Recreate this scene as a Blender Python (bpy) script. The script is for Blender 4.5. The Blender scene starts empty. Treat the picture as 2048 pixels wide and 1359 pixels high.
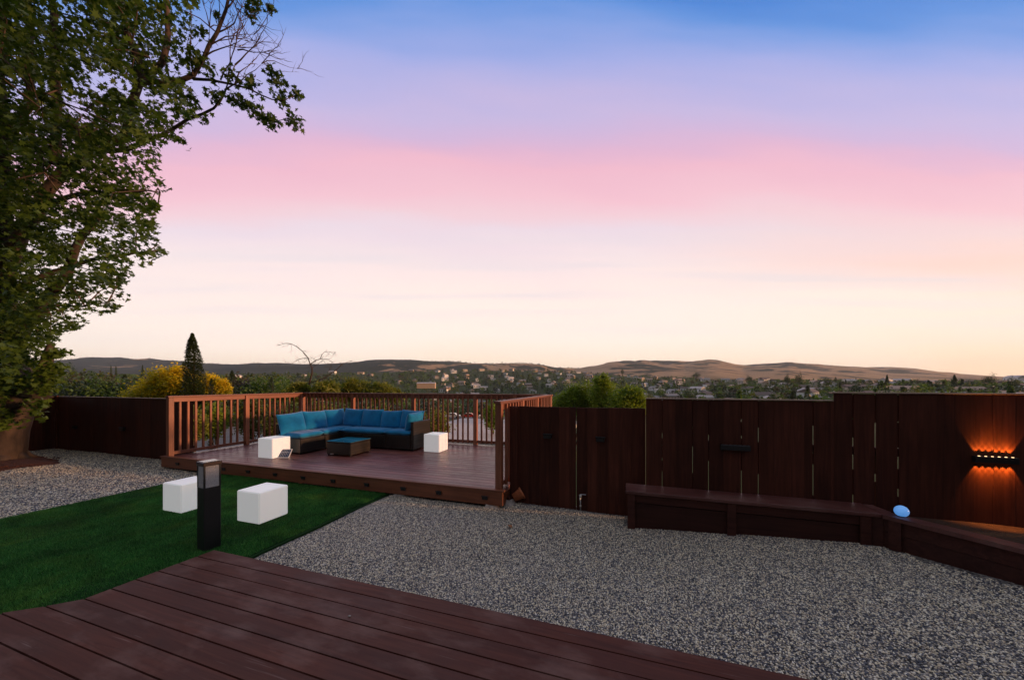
import bpy, math, random
import numpy as np
from mathutils import Vector, Matrix
random.seed(7); RN = np.random.default_rng(11)
R = math.radians
scene = bpy.context.scene
COL = scene.collection
# ------------------------------------------------------------------ camera
CAMH, FPX, HOR = 1.70, 700.0, 768.0           # eye height, focal length and horizon in photograph pixels
cd = bpy.data.cameras.new('camera'); cam = bpy.data.objects.new('camera', cd); COL.objects.link(cam)
cam.location = (0, 0, CAMH); cam.rotation_euler = (R(90), 0, 0)
cd.sensor_width = 36; cd.lens = FPX / 2048 * 36
cd.shift_y = (HOR - 679.5) / 2048
cd.clip_start = 0.05; cd.clip_end = 40000
scene.camera = cam
# ------------------------------------------------------------------ colour management
scene.render.engine = 'CYCLES'
vs = scene.view_settings
vs.view_transform = 'Standard'; vs.look = 'None'; vs.exposure = 0.0; vs.gamma = 1; vs.use_curve_mapping = False
scene.cycles.max_bounces = 6; scene.cycles.transparent_max_bounces = 8
scene.cycles.volume_bounces = 1
# ------------------------------------------------------------------ sky (world)
def lin(c):
    return tuple(((x / 255) / 12.92 if x / 255 <= .04045 else ((x / 255 + .055) / 1.055) ** 2.4) for x in c)
W = bpy.data.worlds.new("World"); scene.world = W; W.use_nodes = True
nt = W.node_tree; nt.nodes.clear()
def N(t, **k):
    n = nt.nodes.new(t)
    for a, b in k.items(): setattr(n, a, b)
    return n
def mathn(op, a, b=None, clamp=False):
    n = N('ShaderNodeMath', operation=op); n.use_clamp = clamp
    for i, x in enumerate((a, b)):
        if x is None: continue
        if isinstance(x, (int, float)): n.inputs[i].default_value = x
        else: nt.links.new(x, n.inputs[i])
    return n.outputs[0]
def ramp(fac, stops, interp='EASE'):
    n = N('ShaderNodeValToRGB'); cr = n.color_ramp; cr.interpolation = interp
    while len(cr.elements) < len(stops): cr.elements.new(.5)
    for e, (p, c) in zip(cr.elements, stops):
        e.position = p; e.color = (*c, 1)
    nt.links.new(fac, n.inputs[0]); return n.outputs[0]
def mix(f, a, b, bt='MIX'):
    n = N('ShaderNodeMix', data_type='RGBA', blend_type=bt)
    if isinstance(f, (int, float)): n.inputs[0].default_value = f
    else: nt.links.new(f, n.inputs[0])
    for i, x in ((6, a), (7, b)):
        if isinstance(x, tuple): n.inputs[i].default_value = (*x, 1)
        else: nt.links.new(x, n.inputs[i])
    return n.outputs[2]
tc = N('ShaderNodeTexCoord'); sx = N('ShaderNodeSeparateXYZ'); nt.links.new(tc.outputs['Generated'], sx.inputs[0])
dx, dy, dz = sx.outputs
yy = mathn('MAXIMUM', dy, 0.05)
vv = mathn('DIVIDE', dz, yy); uu = mathn('DIVIDE', dx, yy)         # cloud bands run parallel to world X
cmb = N('ShaderNodeCombineXYZ')
nt.links.new(mathn('MULTIPLY', uu, .9), cmb.inputs[0]); nt.links.new(mathn('ADD', mathn('MULTIPLY', vv, 4.2), mathn('MULTIPLY', uu, .35)), cmb.inputs[1])
no = N('ShaderNodeTexNoise'); no.inputs['Scale'].default_value = 1.2; no.inputs['Detail'].default_value = 4.0; no.inputs['Roughness'].default_value = .45
nt.links.new(cmb.outputs[0], no.inputs['Vector'])
nz = mathn('SUBTRACT', no.outputs[0], .5)
vd = mathn('ADD', vv, mathn('MULTIPLY', nz, .24))
vd = mathn('ADD', vd, mathn('MULTIPLY', mathn('MULTIPLY', uu, mathn('SUBTRACT', vv, .45)), .04))
P = lambda y: max(0.0, (768 - y) / 700) / 1.6
SKY = [(P(768), (255, 228, 204)), (P(730), (255, 234, 217)), (P(680), (255, 238, 229)), (P(620), (255, 236, 229)), (P(570), (254, 232, 228)),
       (P(520), (247, 226, 229)), (P(470), (238, 218, 229)), (P(430), (245, 208, 217)), (P(390), (248, 197, 210)), (P(335), (245, 188, 206)),
       (P(305), (230, 183, 211)), (P(270), (214, 184, 220)), (P(225), (203, 186, 226)), (P(170), (186, 181, 229)), (P(110), (165, 174, 231)),
       (P(60), (133, 162, 228)), (P(15), (100, 148, 223)), (P(-30), (76, 134, 216)), (P(-90), (84, 128, 208)), (P(-350), (170, 173, 180))]
front = ramp(mathn('DIVIDE', vd, 1.6, True), [(p, lin(c)) for p, c in SKY], 'LINEAR')
# warm glow low on the right, where the sun went down
gl = mathn('MULTIPLY', mathn('MULTIPLY', mathn('SUBTRACT', uu, .45), .85, True), mathn('SUBTRACT', 1.0, mathn('MULTIPLY', vv, 1.55), True), True)
front = mix(mathn('MULTIPLY', gl, .38), front, lin((248, 204, 160)))
pk = mathn('MULTIPLY', mathn('MULTIPLY', mathn('SUBTRACT', uu, .35), 1.1, True), mathn('SUBTRACT', 1.0, mathn('MULTIPLY', mathn('ABSOLUTE', mathn('SUBTRACT', vd, .36)), 7.0), True), True)
front = mix(mathn('MULTIPLY', pk, .75), front, lin((254, 208, 194)))
bl = mathn('MULTIPLY', mathn('MULTIPLY', mathn('SUBTRACT', mathn('MULTIPLY', uu, -1.0), .25), .5, True), mathn('SUBTRACT', 1.0, mathn('MULTIPLY', vv, 1.6), True), True)
front = mix(mathn('MULTIPLY', bl, .35), front, lin((226, 212, 222)))
# thin blue-grey streaks low on the left
cm2 = N('ShaderNodeCombineXYZ'); nt.links.new(mathn('MULTIPLY', uu, .8), cm2.inputs[0]); nt.links.new(mathn('MULTIPLY', vv, 17.0), cm2.inputs[1])
n2 = N('ShaderNodeTexNoise'); n2.inputs['Scale'].default_value = 1.1; n2.inputs['Detail'].default_value = 4; nt.links.new(cm2.outputs[0], n2.inputs['Vector'])
stk = mathn('MULTIPLY', mathn('SUBTRACT', n2.outputs[0], .47, True), 2.6, True)
low = mathn('SUBTRACT', 1.0, mathn('MULTIPLY', mathn('ABSOLUTE', mathn('SUBTRACT', vv, .26)), 5.0), True)
front = mix(mathn('MULTIPLY', mathn('MULTIPLY', stk, low), 1.0), front, lin((218, 216, 227)))
front = mix(mathn('SUBTRACT', 1.0, mathn('MULTIPLY', vv, 1.7), True), front, mix(1.0, front, (1.17, 1.13, 1.08), 'MULTIPLY'))
back = ramp(mathn('ADD', dz, 0.0, True), [(0, lin((34, 28, 28))), (.35, lin((66, 62, 68))), (.7, lin((150, 148, 160))), (1, lin((172, 170, 190)))], 'LINEAR')
fb = mathn('MULTIPLY', mathn('ADD', dy, .12), 4.0, True)
skyc = mix(fb, back, front)
nis = N('ShaderNodeTexSky', sky_type='NISHITA'); nis.sun_disc = False; nis.sun_elevation = R(5); nis.sun_rotation = R(99)
tot = mix(0.03, skyc, nis.outputs[0])
bg = N('ShaderNodeBackground'); bg.inputs['Strength'].default_value = 1.0
nt.links.new(tot, bg.inputs['Color'])
ow = N('ShaderNodeOutputWorld'); nt.links.new(bg.outputs[0], ow.inputs['Surface'])
# ------------------------------------------------------------------ sun, low on the right
sd = bpy.data.lights.new('sun', 'SUN'); sd.energy = 5.0; sd.angle = R(3.5); sd.color = (1.0, .52, .27)
sun = bpy.data.objects.new('sun', sd); COL.objects.link(sun)
SAZ, SEL = R(99), R(5)
sdir = Vector((math.sin(SAZ) * math.cos(SEL), math.cos(SAZ) * math.cos(SEL), math.sin(SEL)))
sun.rotation_euler = sdir.to_track_quat('Z', 'Y').to_euler()
sun.location = (20, 5, 20)
# ------------------------------------------------------------------ geometry helpers
ANG = math.atan2(-.3134, .9496)
VX, UX = Vector((.9496, -.3134, 0)), Vector((.3134, .9496, 0))     # yard axes: along the fence, away from the camera
VX.normalize(); UX.normalize()
P0 = Vector((-.137, 4.82, 0))                                       # near right corner of the raised deck
def F(v, u, z=0.0): return P0 + VX * v + UX * u + Vector((0, 0, z))
def FL(p):
    d = Vector((p[0], p[1], 0)) - P0
    return d.dot(VX), d.dot(UX)
def at(px, py, z=0.0):                                              # point of height z seen at a photograph pixel
    Y = FPX * (CAMH - z) / (py - HOR); return Vector(((px - 1024) / FPX * Y, Y, z))

def np_mesh(name, V, loops, starts, totals, mats, midx=None, rnd=None, smooth=False):
    me = bpy.data.meshes.new(name)
    V = np.asarray(V, dtype=np.float32).reshape(-1, 3)
    loops = np.asarray(loops, dtype=np.int32); starts = np.asarray(starts, dtype=np.int32)
    me.vertices.add(len(V)); me.vertices.foreach_set('co', V.ravel())
    me.loops.add(len(loops)); me.loops.foreach_set('vertex_index', loops)
    me.polygons.add(len(starts)); me.polygons.foreach_set('loop_start', starts)
    try: me.polygons.foreach_set('loop_total', np.asarray(totals, dtype=np.int32))
    except Exception: pass
    if midx is not None: me.polygons.foreach_set('material_index', np.asarray(midx, dtype=np.int32))
    for m in mats: me.materials.append(m)
    if rnd is not None:
        a = me.attributes.new('rnd', 'FLOAT', 'POINT'); a.data.foreach_set('value', np.asarray(rnd, dtype=np.float32))
    me.update(calc_edges=True); me.validate()
    if smooth: me.polygons.foreach_set('use_smooth', np.ones(len(me.polygons), dtype=bool))
    return me

class MB:
    def __init__(s): s.v = []; s.f = []; s.m = []; s.r = []; s.sm = []
    def add(s, vs, fs, m=0, rnd=None, smooth=False):
        o = len(s.v); rnd = random.random() if rnd is None else rnd
        s.v += [tuple(p) for p in vs]; s.r += [rnd] * len(vs)
        for f in fs: s.f.append(tuple(i + o for i in f)); s.m.append(m); s.sm.append(smooth)
        return s
    def box(s, x0, x1, y0, y1, z0, z1, m=0, bev=0.0, rnd=None, rot=0, M=None):
        if bev > 0:
            b = min(bev, (x1 - x0) * .45, (y1 - y0) * .45, (z1 - z0) * .45)
            vs, fs = bevbox(x0, x1, y0, y1, z0, z1, b)
        else:
            vs = [(x, y, z) for z in (z0, z1) for y in (y0, y1) for x in (x0, x1)]
            fs = [(0, 2, 3, 1), (4, 5, 7, 6), (0, 1, 5, 4), (2, 6, 7, 3), (0, 4, 6, 2), (1, 3, 7, 5)]
        if rot:
            cx, cy = (x0 + x1) / 2, (y0 + y1) / 2; c, q = math.cos(rot), math.sin(rot)
            vs = [(cx + (x - cx) * c - (y - cy) * q, cy + (x - cx) * q + (y - cy) * c, z) for x, y, z in vs]
        if M is not None: vs = [M @ Vector(p) for p in vs]
        return s.add(vs, fs, m, rnd)
    def tube(s, pts, rad, n=8, m=0, cap=True, rnd=None, jit=0.0):
        pts = [Vector(p) for p in pts]
        if isinstance(rad, (int, float)): rad = [rad] * len(pts)
        vs = []; fs = []; up = Vector((.3, .2, 1)).normalized(); K = len(pts); a = None
        for i, p in enumerate(pts):
            d = (pts[min(i + 1, K - 1)] - pts[max(i - 1, 0)])
            d = d.normalized() if d.length > 1e-9 else Vector((0, 0, 1))
            if a is None:
                a = d.cross(up)
                if a.length < .05: a = d.cross(Vector((1, 0, 0)))
            a = (a - d * a.dot(d)).normalized(); b = d.cross(a)
            for k in range(n):
                t = 2 * math.pi * k / n; rr = rad[i] * (1 + (random.uniform(-jit, jit) if jit else 0))
                vs.append(p + (a * math.cos(t) + b * math.sin(t)) * rr)
        for i in range(K - 1):
            for k in range(n):
                fs.append((i * n + k, i * n + (k + 1) % n, (i + 1) * n + (k + 1) % n, (i + 1) * n + k))
        if cap: fs.append(tuple(range(n))[::-1]); fs.append(tuple((K - 1) * n + k for k in range(n)))
        return s.add(vs, fs, m, rnd, True)
    def poly(s, pts, m=0, rnd=None): return s.add(pts, [tuple(range(len(pts)))], m, rnd)
    def prism(s, pts, z0, z1, m=0, rnd=None):
        n = len(pts); vs = [(x, y, z0) for x, y in pts] + [(x, y, z1) for x, y in pts]
        fs = [tuple(range(n))[::-1], tuple(range(n, 2 * n))] + [(i, (i + 1) % n, n + (i + 1) % n, n + i) for i in range(n)]
        return s.add(vs, fs, m, rnd)
    def lathe(s, prof, c=(0, 0, 0), n=20, m=0, sq=(1, 1)):
        vs = []; fs = []
        for r, z in prof:
            for k in range(n):
                t = 2 * math.pi * k / n; vs.append((c[0] + r * math.cos(t) * sq[0], c[1] + r * math.sin(t) * sq[1], c[2] + z))
        for i in range(len(prof) - 1):
            for k in range(n): fs.append((i * n + k, i * n + (k + 1) % n, (i + 1) * n + (k + 1) % n, (i + 1) * n + k))
        fs.append(tuple(range(n))[::-1]); fs.append(tuple((len(prof) - 1) * n + k for k in range(n)))
        return s.add(vs, fs, m, None, True)
    def build(s, name, mats, parent=None, off=(0, 0, 0), kind=None, label=None):
        if not isinstance(mats, (list, tuple)): mats = [mats]
        me = bpy.data.meshes.new(name)
        me.from_pydata([(x - off[0], y - off[1], z - off[2]) for x, y, z in s.v], [], s.f)
        for m in mats: me.materials.append(m)
        me.polygons.foreach_set('material_index', s.m); me.polygons.foreach_set('use_smooth', s.sm)
        a = me.attributes.new('rnd', 'FLOAT', 'POINT'); a.data.foreach_set('value', s.r)
        me.update(); me.validate()
        o = bpy.data.objects.new(name, me); COL.objects.link(o)
        if parent: o.parent = parent
        if kind: o['kind'] = kind
        if label: o['label'] = label
        return o

def bevbox(x0, x1, y0, y1, z0, z1, b):
    vs = []; idx = {}
    X, Y, Z = (x0, x1), (y0, y1), (z0, z1)
    for i in (0, 1):
        for j in (0, 1):
            for k in (0, 1):
                sx_, sy_, sz_ = (1 - 2 * i) * b, (1 - 2 * j) * b, (1 - 2 * k) * b
                idx[(i, j, k, 0)] = len(vs); vs.append((X[i], Y[j] + sy_, Z[k] + sz_))
                idx[(i, j, k, 1)] = len(vs); vs.append((X[i] + sx_, Y[j], Z[k] + sz_))
                idx[(i, j, k, 2)] = len(vs); vs.append((X[i] + sx_, Y[j] + sy_, Z[k]))
    g = lambda i, j, k, a: idx[(i, j, k, a)]
    fs = []
    fs.append((g(0,0,0,0), g(0,0,1,0), g(0,1,1,0), g(0,1,0,0))); fs.append((g(1,0,0,0), g(1,1,0,0), g(1,1,1,0), g(1,0,1,0)))
    fs.append((g(0,0,0,1), g(1,0,0,1), g(1,0,1,1), g(0,0,1,1))); fs.append((g(0,1,0,1), g(0,1,1,1), g(1,1,1,1), g(1,1,0,1)))
    fs.append((g(0,0,0,2), g(0,1,0,2), g(1,1,0,2), g(1,0,0,2))); fs.append((g(0,0,1,2), g(1,0,1,2), g(1,1,1,2), g(0,1,1,2)))
    for j in (0, 1):
        for k in (0, 1): fs.append((g(0,j,k,1), g(1,j,k,1), g(1,j,k,2), g(0,j,k,2)))
    for i in (0, 1):
        for k in (0, 1): fs.append((g(i,0,k,0), g(i,1,k,0), g(i,1,k,2), g(i,0,k,2)))
        for j in (0, 1): fs.append((g(i,j,0,0), g(i,j,1,0), g(i,j,1,1), g(i,j,0,1)))
    for i in (0, 1):
        for j in (0, 1):
            for k in (0, 1): fs.append((g(i,j,k,0), g(i,j,k,1), g(i,j,k,2)))
    c = Vector(((x0+x1)/2, (y0+y1)/2, (z0+z1)/2)); out = []
    for f in fs:                                        # make every face look outwards
        p = [Vector(vs[q]) for q in f]; n = (p[1]-p[0]).cross(p[2]-p[0]); m = sum(p, Vector())/len(p)
        out.append(f if n.dot(m-c) > 0 else f[::-1])
    return vs, out

def tag(o, label=None, cat=None, group=None, kind=None):
    if label: o['label'] = label
    if cat: o['category'] = cat
    if group: o['group'] = group
    if kind: o['kind'] = kind
    return o
def thing(name, label, cat, loc=(0, 0, 0), rz=0.0, group=None):
    o = bpy.data.objects.new(name, None); COL.objects.link(o); o.empty_display_size = .2
    o.location = loc; o.rotation_euler = (0, 0, rz)
    return tag(o, label, cat, group)
def yard(name, label, cat, base, group=None):                       # a thing standing in the yard's axes
    o = thing(name, label, cat, F(*base), ANG, group); return o, base
def dup(root, loc, rz=None, scale=None, label=None):
    r = root.copy(); COL.objects.link(r); r.location = loc
    if rz is not None: r.rotation_euler = (0, 0, rz)
    if scale is not None: r.scale = scale
    if label: r['label'] = label
    for ch in list(root.children):
        c = ch.copy(); COL.objects.link(c); c.parent = r
        for g in list(ch.children):
            d = g.copy(); COL.objects.link(d); d.parent = c
    return r

# ------------------------------------------------------------------ materials
class NT:
    def __init__(s, name):
        s.m = bpy.data.materials.new(name); s.m.use_nodes = True; s.t = s.m.node_tree; s.t.nodes.clear()
        s.out = s.t.nodes.new('ShaderNodeOutputMaterial'); s.b = s.t.nodes.new('ShaderNodeBsdfPrincipled')
        s.t.links.new(s.b.outputs[0], s.out.inputs[0]); s._c = None
    def n(s, ty, **k):
        x = s.t.nodes.new(ty)
        for a, b in k.items(): setattr(x, a, b)
        return x
    def l(s, a, b): s.t.links.new(a, b)
    def co(s, which='Object'):
        if s._c is None: s._c = s.n('ShaderNodeTexCoord')
        return s._c.outputs[which]
    def mp(s, scale=(1, 1, 1), rot=(0, 0, 0), which='Object'):
        q = s.n('ShaderNodeMapping'); q.inputs['Scale'].default_value = scale; q.inputs['Rotation'].default_value = rot
        s.l(s.co(which), q.inputs[0]); return q.outputs[0]
    def noise(s, vec, scale, det=4, rough=.55, dist=0):
        q = s.n('ShaderNodeTexNoise'); q.inputs['Scale'].default_value = scale; q.inputs['Detail'].default_value = det
        q.inputs['Roughness'].default_value = rough; q.inputs['Distortion'].default_value = dist
        s.l(vec, q.inputs['Vector']); return q.outputs[0]
    def vor(s, vec, scale, feat='F1'):
        q = s.n('ShaderNodeTexVoronoi', feature=feat); q.inputs['Scale'].default_value = scale; s.l(vec, q.inputs['Vector']); return q
    def ramp(s, f, stops, interp='LINEAR'):
        q = s.n('ShaderNodeValToRGB'); cr = q.color_ramp; cr.interpolation = interp
        while len(cr.elements) < len(stops): cr.elements.new(.5)
        for e, (p, c) in zip(cr.elements, stops):
            e.position = p; e.color = (c, c, c, 1) if isinstance(c, (int, float)) else (*c, 1)
        s.l(f, q.inputs[0]); return q.outputs[0]
    def mix(s, f, a, b, bt='MIX'):
        q = s.n('ShaderNodeMix', data_type='RGBA', blend_type=bt)
        for i, x in ((0, f), (6, a), (7, b)):
            if isinstance(x, (int, float)): q.inputs[i].default_value = x if i == 0 else (x, x, x, 1)
            elif isinstance(x, tuple): q.inputs[i].default_value = (*x, 1)
            else: s.l(x, q.inputs[i])
        return q.outputs[2]
    def math(s, op, a, b=0.0, clamp=False):
        q = s.n('ShaderNodeMath', operation=op); q.use_clamp = clamp
        for i, x in enumerate((a, b)):
            if isinstance(x, (int, float)): q.inputs[i].default_value = x
            else: s.l(x, q.inputs[i])
        return q.outputs[0]
    def attr(s, name='rnd'):
        q = s.n('ShaderNodeAttribute'); q.attribute_name = name; return q.outputs['Fac']
    def set(s, **k):
        al = dict(col='Base Color', rough='Roughness', metal='Metallic', spec='Specular IOR Level', em='Emission Color', es='Emission Strength',
                  trans='Transmission Weight', coat='Coat Weight', sss='Subsurface Weight', sheen='Sheen Weight', ior='IOR')
        for a, b in k.items():
            i = s.b.inputs[al[a]]
            if isinstance(b, tuple): i.default_value = (*b, 1)
            elif isinstance(b, (int, float)): i.default_value = b
            else: s.l(b, i)
        return s
    def bump(s, h, st=.3, dist=.01):
        q = s.n('ShaderNodeBump'); q.inputs['Strength'].default_value = st; q.inputs['Distance'].default_value = dist
        s.l(h, q.inputs['Height']); s.l(q.outputs[0], s.b.inputs['Normal']); return s

def wood(name, dark, light, axis=0, rough=.55, fresh=.25, scl=1.0, scuff=0.0, spec=.5, blot=.35):
    t = NT(name)
    sc = [22 * scl] * 3; sc[axis] = 1.1 * scl
    r = t.attr()
    off = t.n('ShaderNodeVectorMath', operation='ADD'); mp = t.mp(tuple(sc)); t.l(mp, off.inputs[0])
    cb = t.n('ShaderNodeCombineXYZ'); rr = t.math('MULTIPLY', r, 37.0)
    for i in range(3): t.l(rr, cb.inputs[i])
    t.l(cb.outputs[0], off.inputs[1])
    g = t.noise(off.outputs[0], 1.0, 5, .6, 1.2)
    off2 = t.n('ShaderNodeVectorMath', operation='ADD'); t.l(t.mp((1, 1, 1)), off2.inputs[0]); t.l(cb.outputs[0], off2.inputs[1])
    big = t.noise(off2.outputs[0], 2.3, 3)
    c = t.mix(t.ramp(g, [(.3, 0.0), (.72, 1.0)]), dark, light)
    c = t.mix(t.ramp(big, [(.35, blot), (.65, 0.0)]), c, tuple(x * .55 for x in dark))
    c = t.mix(1.0, c, t.ramp(r, [(0, 1 - fresh), (1, 1 + fresh)]), 'MULTIPLY')
    ro = t.math('ADD', t.math('MULTIPLY', big, .35), rough - .17)
    if scuff > 0:
        sm_ = t.noise(t.mp((1.2, 2.5, 1)), 1.6, 5, .6)
        m = t.ramp(sm_, [(.50, 0.0), (.74, scuff)])
        c = t.mix(m, c, (.36, .23, .19))
        st_ = t.noise(t.mp((2, 60, 2), rot=(0, 0, R(63))), 1.0, 2, .4); pa = t.noise(t.mp((1, 1, 1)), 1.7, 2)
        m2 = t.math('MULTIPLY', t.ramp(st_, [(.66, 0.0), (.74, .30)]), t.ramp(pa, [(.5, 0.0), (.6, 1.0)]))
        c = t.mix(m2, c, (.45, .33, .30))
    t.set(col=c, rough=ro, spec=spec); t.bump(g, .25, .003)
    return t.m
RED_D, RED_L = (.070, .020, .012), (.150, .046, .026)
M = {}
M['fence'] = wood('fence_stain', (.052, .015, .009), (.110, .032, .018), 2, .65, .30, spec=.2)
M['fence_h'] = wood('fence_stain_flat', (.040, .012, .009), (.085, .026, .018), 0, .65, .25, spec=.25)
M['cap_sunlit'] = wood('painted_sunlit_cap', (.20, .13, .09), (.42, .30, .22), 0, .6, .2)  # sunlit top edge put into the colour, paler than the boards
M['bench'] = wood('bench_stain', (.085, .027, .022), (.16, .052, .042), 0, .5, .2, scuff=.25)
M['rail_v'] = wood('rail_stain_upright', (.20, .064, .034), (.37, .135, .070), 2, .5, .25)
M['rail_h'] = wood('rail_stain_long', (.16, .050, .028), (.30, .105, .058), 0, .5, .25)
M['rail_y'] = wood('rail_stain_deep', (.24, .080, .042), (.46, .180, .100), 1, .5, .25)
M['deck'] = wood('raised_deck_stain', (.125, .040, .036), (.225, .078, .066), 0, .36, .22, scuff=.35, spec=.7)
M['fascia'] = wood('fascia_stain', (.16, .050, .022), (.27, .090, .040), 0, .5, .15)
M['near'] = wood('near_deck_stain', (.080, .026, .017), (.145, .046, .029), 0, .6, .13, scuff=.34, spec=.22)
def simple(name, col, rough=.5, metal=0, var=.15, scale=8.0, bump=0.0, spec=.5, **k):
    t = NT(name); g = t.noise(t.co(), scale, 4)
    c = t.mix(1.0, col, t.ramp(g, [(.3, 1 - var), (.7, 1 + var)]), 'MULTIPLY')
    t.set(col=c, rough=rough, metal=metal, spec=spec, **k)
    if bump: t.bump(g, bump, .005)
    return t.m
M['black'] = simple('black_painted_metal', (.012, .012, .014), .42, .0, .2)
M['blackbox'] = simple('black_plastic', (.010, .010, .011), .5)
M['cap'] = simple('dark_metal_cap', (.075, .058, .055), .28, .8, .2)
M['solarglass'] = simple('cap_panel', (.12, .13, .16), .12, .3, .1)
t = NT('seeded_glass'); v = t.vor(t.co(), 190); t.set(col=t.mix(v.outputs['Distance'], (.80, .81, .83), (.40, .40, .42)), rough=.18, spec=.8, trans=.25); t.bump(v.outputs['Distance'], .8, .003); M['seeded'] = t.m
t = NT('white_cube_plastic'); g = t.noise(t.co(), 5, 3)
t.set(col=t.mix(g, (.90, .90, .89), (.86, .86, .85)), rough=.42, sss=.15, em=(1, .99, .98), es=.27); M['cube'] = t.m  # weak emission added to brighten the white shell
M['concrete'] = simple('concrete', (.42, .38, .34), .9, 0, .3, 20, .4)
M['terracotta'] = simple('terracotta', (.42, .13, .05), .6, 0, .4, 14, .3)
M['steel'] = simple('galvanised_pipe', (.55, .55, .56), .3, .9)
M['brass'] = simple('valve_brass', (.6, .58, .52), .35, .8)
# rattan weave
t = NT('dark_rattan')
mp_ = t.mp((1, 1, 1)); br = t.n('ShaderNodeTexBrick'); br.inputs['Scale'].default_value = 34; br.inputs['Mortar Size'].default_value = .07
rotm = t.mp((1, 1, 1), rot=(R(90), 0, R(35))); t.l(rotm, br.inputs['Vector'])
br.inputs['Color1'].default_value = (.060, .042, .031, 1); br.inputs['Color2'].default_value = (.024, .018, .015, 1); br.inputs['Mortar'].default_value = (.006, .005, .005, 1)
t.set(col=br.outputs[0], rough=.45); t.bump(br.outputs['Fac'], -.6, .003); M['rattan'] = t.m
t = NT('teal_cushion_fabric'); g = t.noise(t.co(), 300, 2); h = t.noise(t.co(), 6, 4)
t.set(col=t.mix(t.ramp(h, [(.3, 0.0), (.7, 1.0)]), (.004, .170, .370), (.006, .255, .530)), rough=.85, sheen=.3, spec=.2); t.bump(t.mix(.35, g, h), .35, .006); M['teal'] = t.m
t = NT('table_glass'); t.set(col=(.02, .22, .30), rough=.10, spec=1.0, coat=.4); M['glass'] = t.m
# solar cells
t = NT('solar_cells'); b = t.n('ShaderNodeTexBrick'); b.offset = 0; b.inputs['Scale'].default_value = 1.0
t.l(t.mp((18, 18, 18)), b.inputs['Vector']); b.inputs['Color1'].default_value = (.008, .022, .075, 1); b.inputs['Color2'].default_value = (.010, .028, .085, 1)
b.inputs['Mortar'].default_value = (.5, .55, .62, 1); b.inputs['Mortar Size'].default_value = .045; b.inputs['Brick Width'].default_value = .62; b.inputs['Row Height'].default_value = 1.25
t.set(col=b.outputs[0], rough=.15); M['cells'] = t.m
# bark, leaves
def bark(name, a, b_, sc=7):
    t = NT(name); g = t.noise(t.mp((1, 1, .35)), sc, 6, .65, .6); v = t.noise(t.mp((1, 1, .5)), sc * .35, 3)
    c = t.mix(t.ramp(g, [(.3, 0.0), (.7, 1.0)]), a, b_); c = t.mix(t.ramp(v, [(.5, 0.0), (.62, .6)]), c, tuple(x * 1.7 for x in b_))
    t.set(col=c, rough=.9); t.bump(g, .8, .02); return t.m
M['bark'] = bark('sycamore_bark', (.020, .013, .010), (.070, .046, .033))
M['bark_d'] = bark('dark_bark', (.03, .02, .015), (.07, .045, .032))
def leaf(name, a, b_, tr=.35, c3=None):
    t = NT(name); r = t.attr()
    g = t.noise(t.co(), .8, 3)
    c = t.mix(r, a, b_)
    if c3: c = t.mix(t.ramp(g, [(.45, 0.0), (.62, 1.0)]), c, c3)
    t.set(col=c, rough=.5, spec=.35)
    tl = t.n('ShaderNodeBsdfTranslucent'); cc = t.mix(1.0, c, (1.5, 1.6, .6), 'MULTIPLY'); t.l(cc, tl.inputs[0])
    ms = t.n('ShaderNodeMixShader'); ms.inputs[0].default_value = tr; t.l(t.b.outputs[0], ms.inputs[1]); t.l(tl.outputs[0], ms.inputs[2])
    t.l(ms.outputs[0], t.out.inputs[0]); return t.m
M['leaf'] = leaf('broad_leaves', (.018, .042, .009), (.085, .140, .018), .30)
M['leaf_far_a'] = leaf('far_leaves_green', (.045, .095, .020), (.12, .19, .040), .3)
M['leaf_far_b'] = leaf('far_leaves_dark', (.022, .046, .016), (.055, .085, .028), .2)
M['leaf_far_c'] = leaf('far_leaves_olive', (.065, .085, .022), (.15, .165, .045), .3)
M['leaf_far_d'] = leaf('far_leaves_brown', (.040, .034, .020), (.085, .062, .034), .2)
M['leaf_mid'] = leaf('mid_leaves', (.085, .155, .018), (.28, .34, .045), .45)
M['cypress'] = leaf('cypress_leaves', (.020, .036, .010), (.050, .075, .018), .15)
M['yellow'] = leaf('yellow_leaves', (.10, .15, .015), (.85, .60, .02), .45)
M['shrub'] = leaf('feathery_leaves', (.10, .13, .02), (.26, .26, .05), .4)
# gravel, turf, soil
t = NT('gravel_bed'); v = t.vor(t.co(), 62); sep = t.n('ShaderNodeSeparateColor'); t.l(v.outputs['Color'], sep.inputs[0])
c = t.ramp(sep.outputs[0], [(0, (.10, .10, .115)), (.35, (.22, .21, .20)), (.7, (.36, .32, .26)), (1, (.60, .56, .48))])
c = t.mix(t.ramp(v.outputs['Distance'], [(.35, 0.0), (.75, 1.0)]), c, (.02, .018, .016))
t.set(col=c, rough=.8); t.bump(v.outputs['Distance'], -1.0, .012); M['gravel'] = t.m
t = NT('pebble_stone'); oi = t.n('ShaderNodeObjectInfo'); big = t.noise(t.n('ShaderNodeNewGeometry').outputs['Position'], 1.1, 3)
c1 = t.ramp(oi.outputs['Random'], [(0, (.035, .038, .05)), (.30, (.10, .11, .14)), (.46, (.28, .26, .24)), (.62, (.60, .49, .34)), (.80, (.90, .79, .55)), (1, (1.0, .95, .80))])
t.set(col=c1, rough=.38); M['pebble'] = t.m
t = NT('turf_backing'); g = t.noise(t.co(), 3, 4); t.set(col=t.mix(g, (.008, .030, .008), (.014, .050, .012)), rough=1.0, spec=.1); M['turf'] = t.m
t = NT('turf_blade'); oi = t.n('ShaderNodeObjectInfo'); pos = t.n('ShaderNodeNewGeometry').outputs['Position']
big = t.noise(pos, 1.6, 4, .6, .8); c = t.ramp(oi.outputs['Random'], [(0, (.022, .12, .022)), (.7, (.055, .26, .045)), (1, (.14, .36, .07))])
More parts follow.
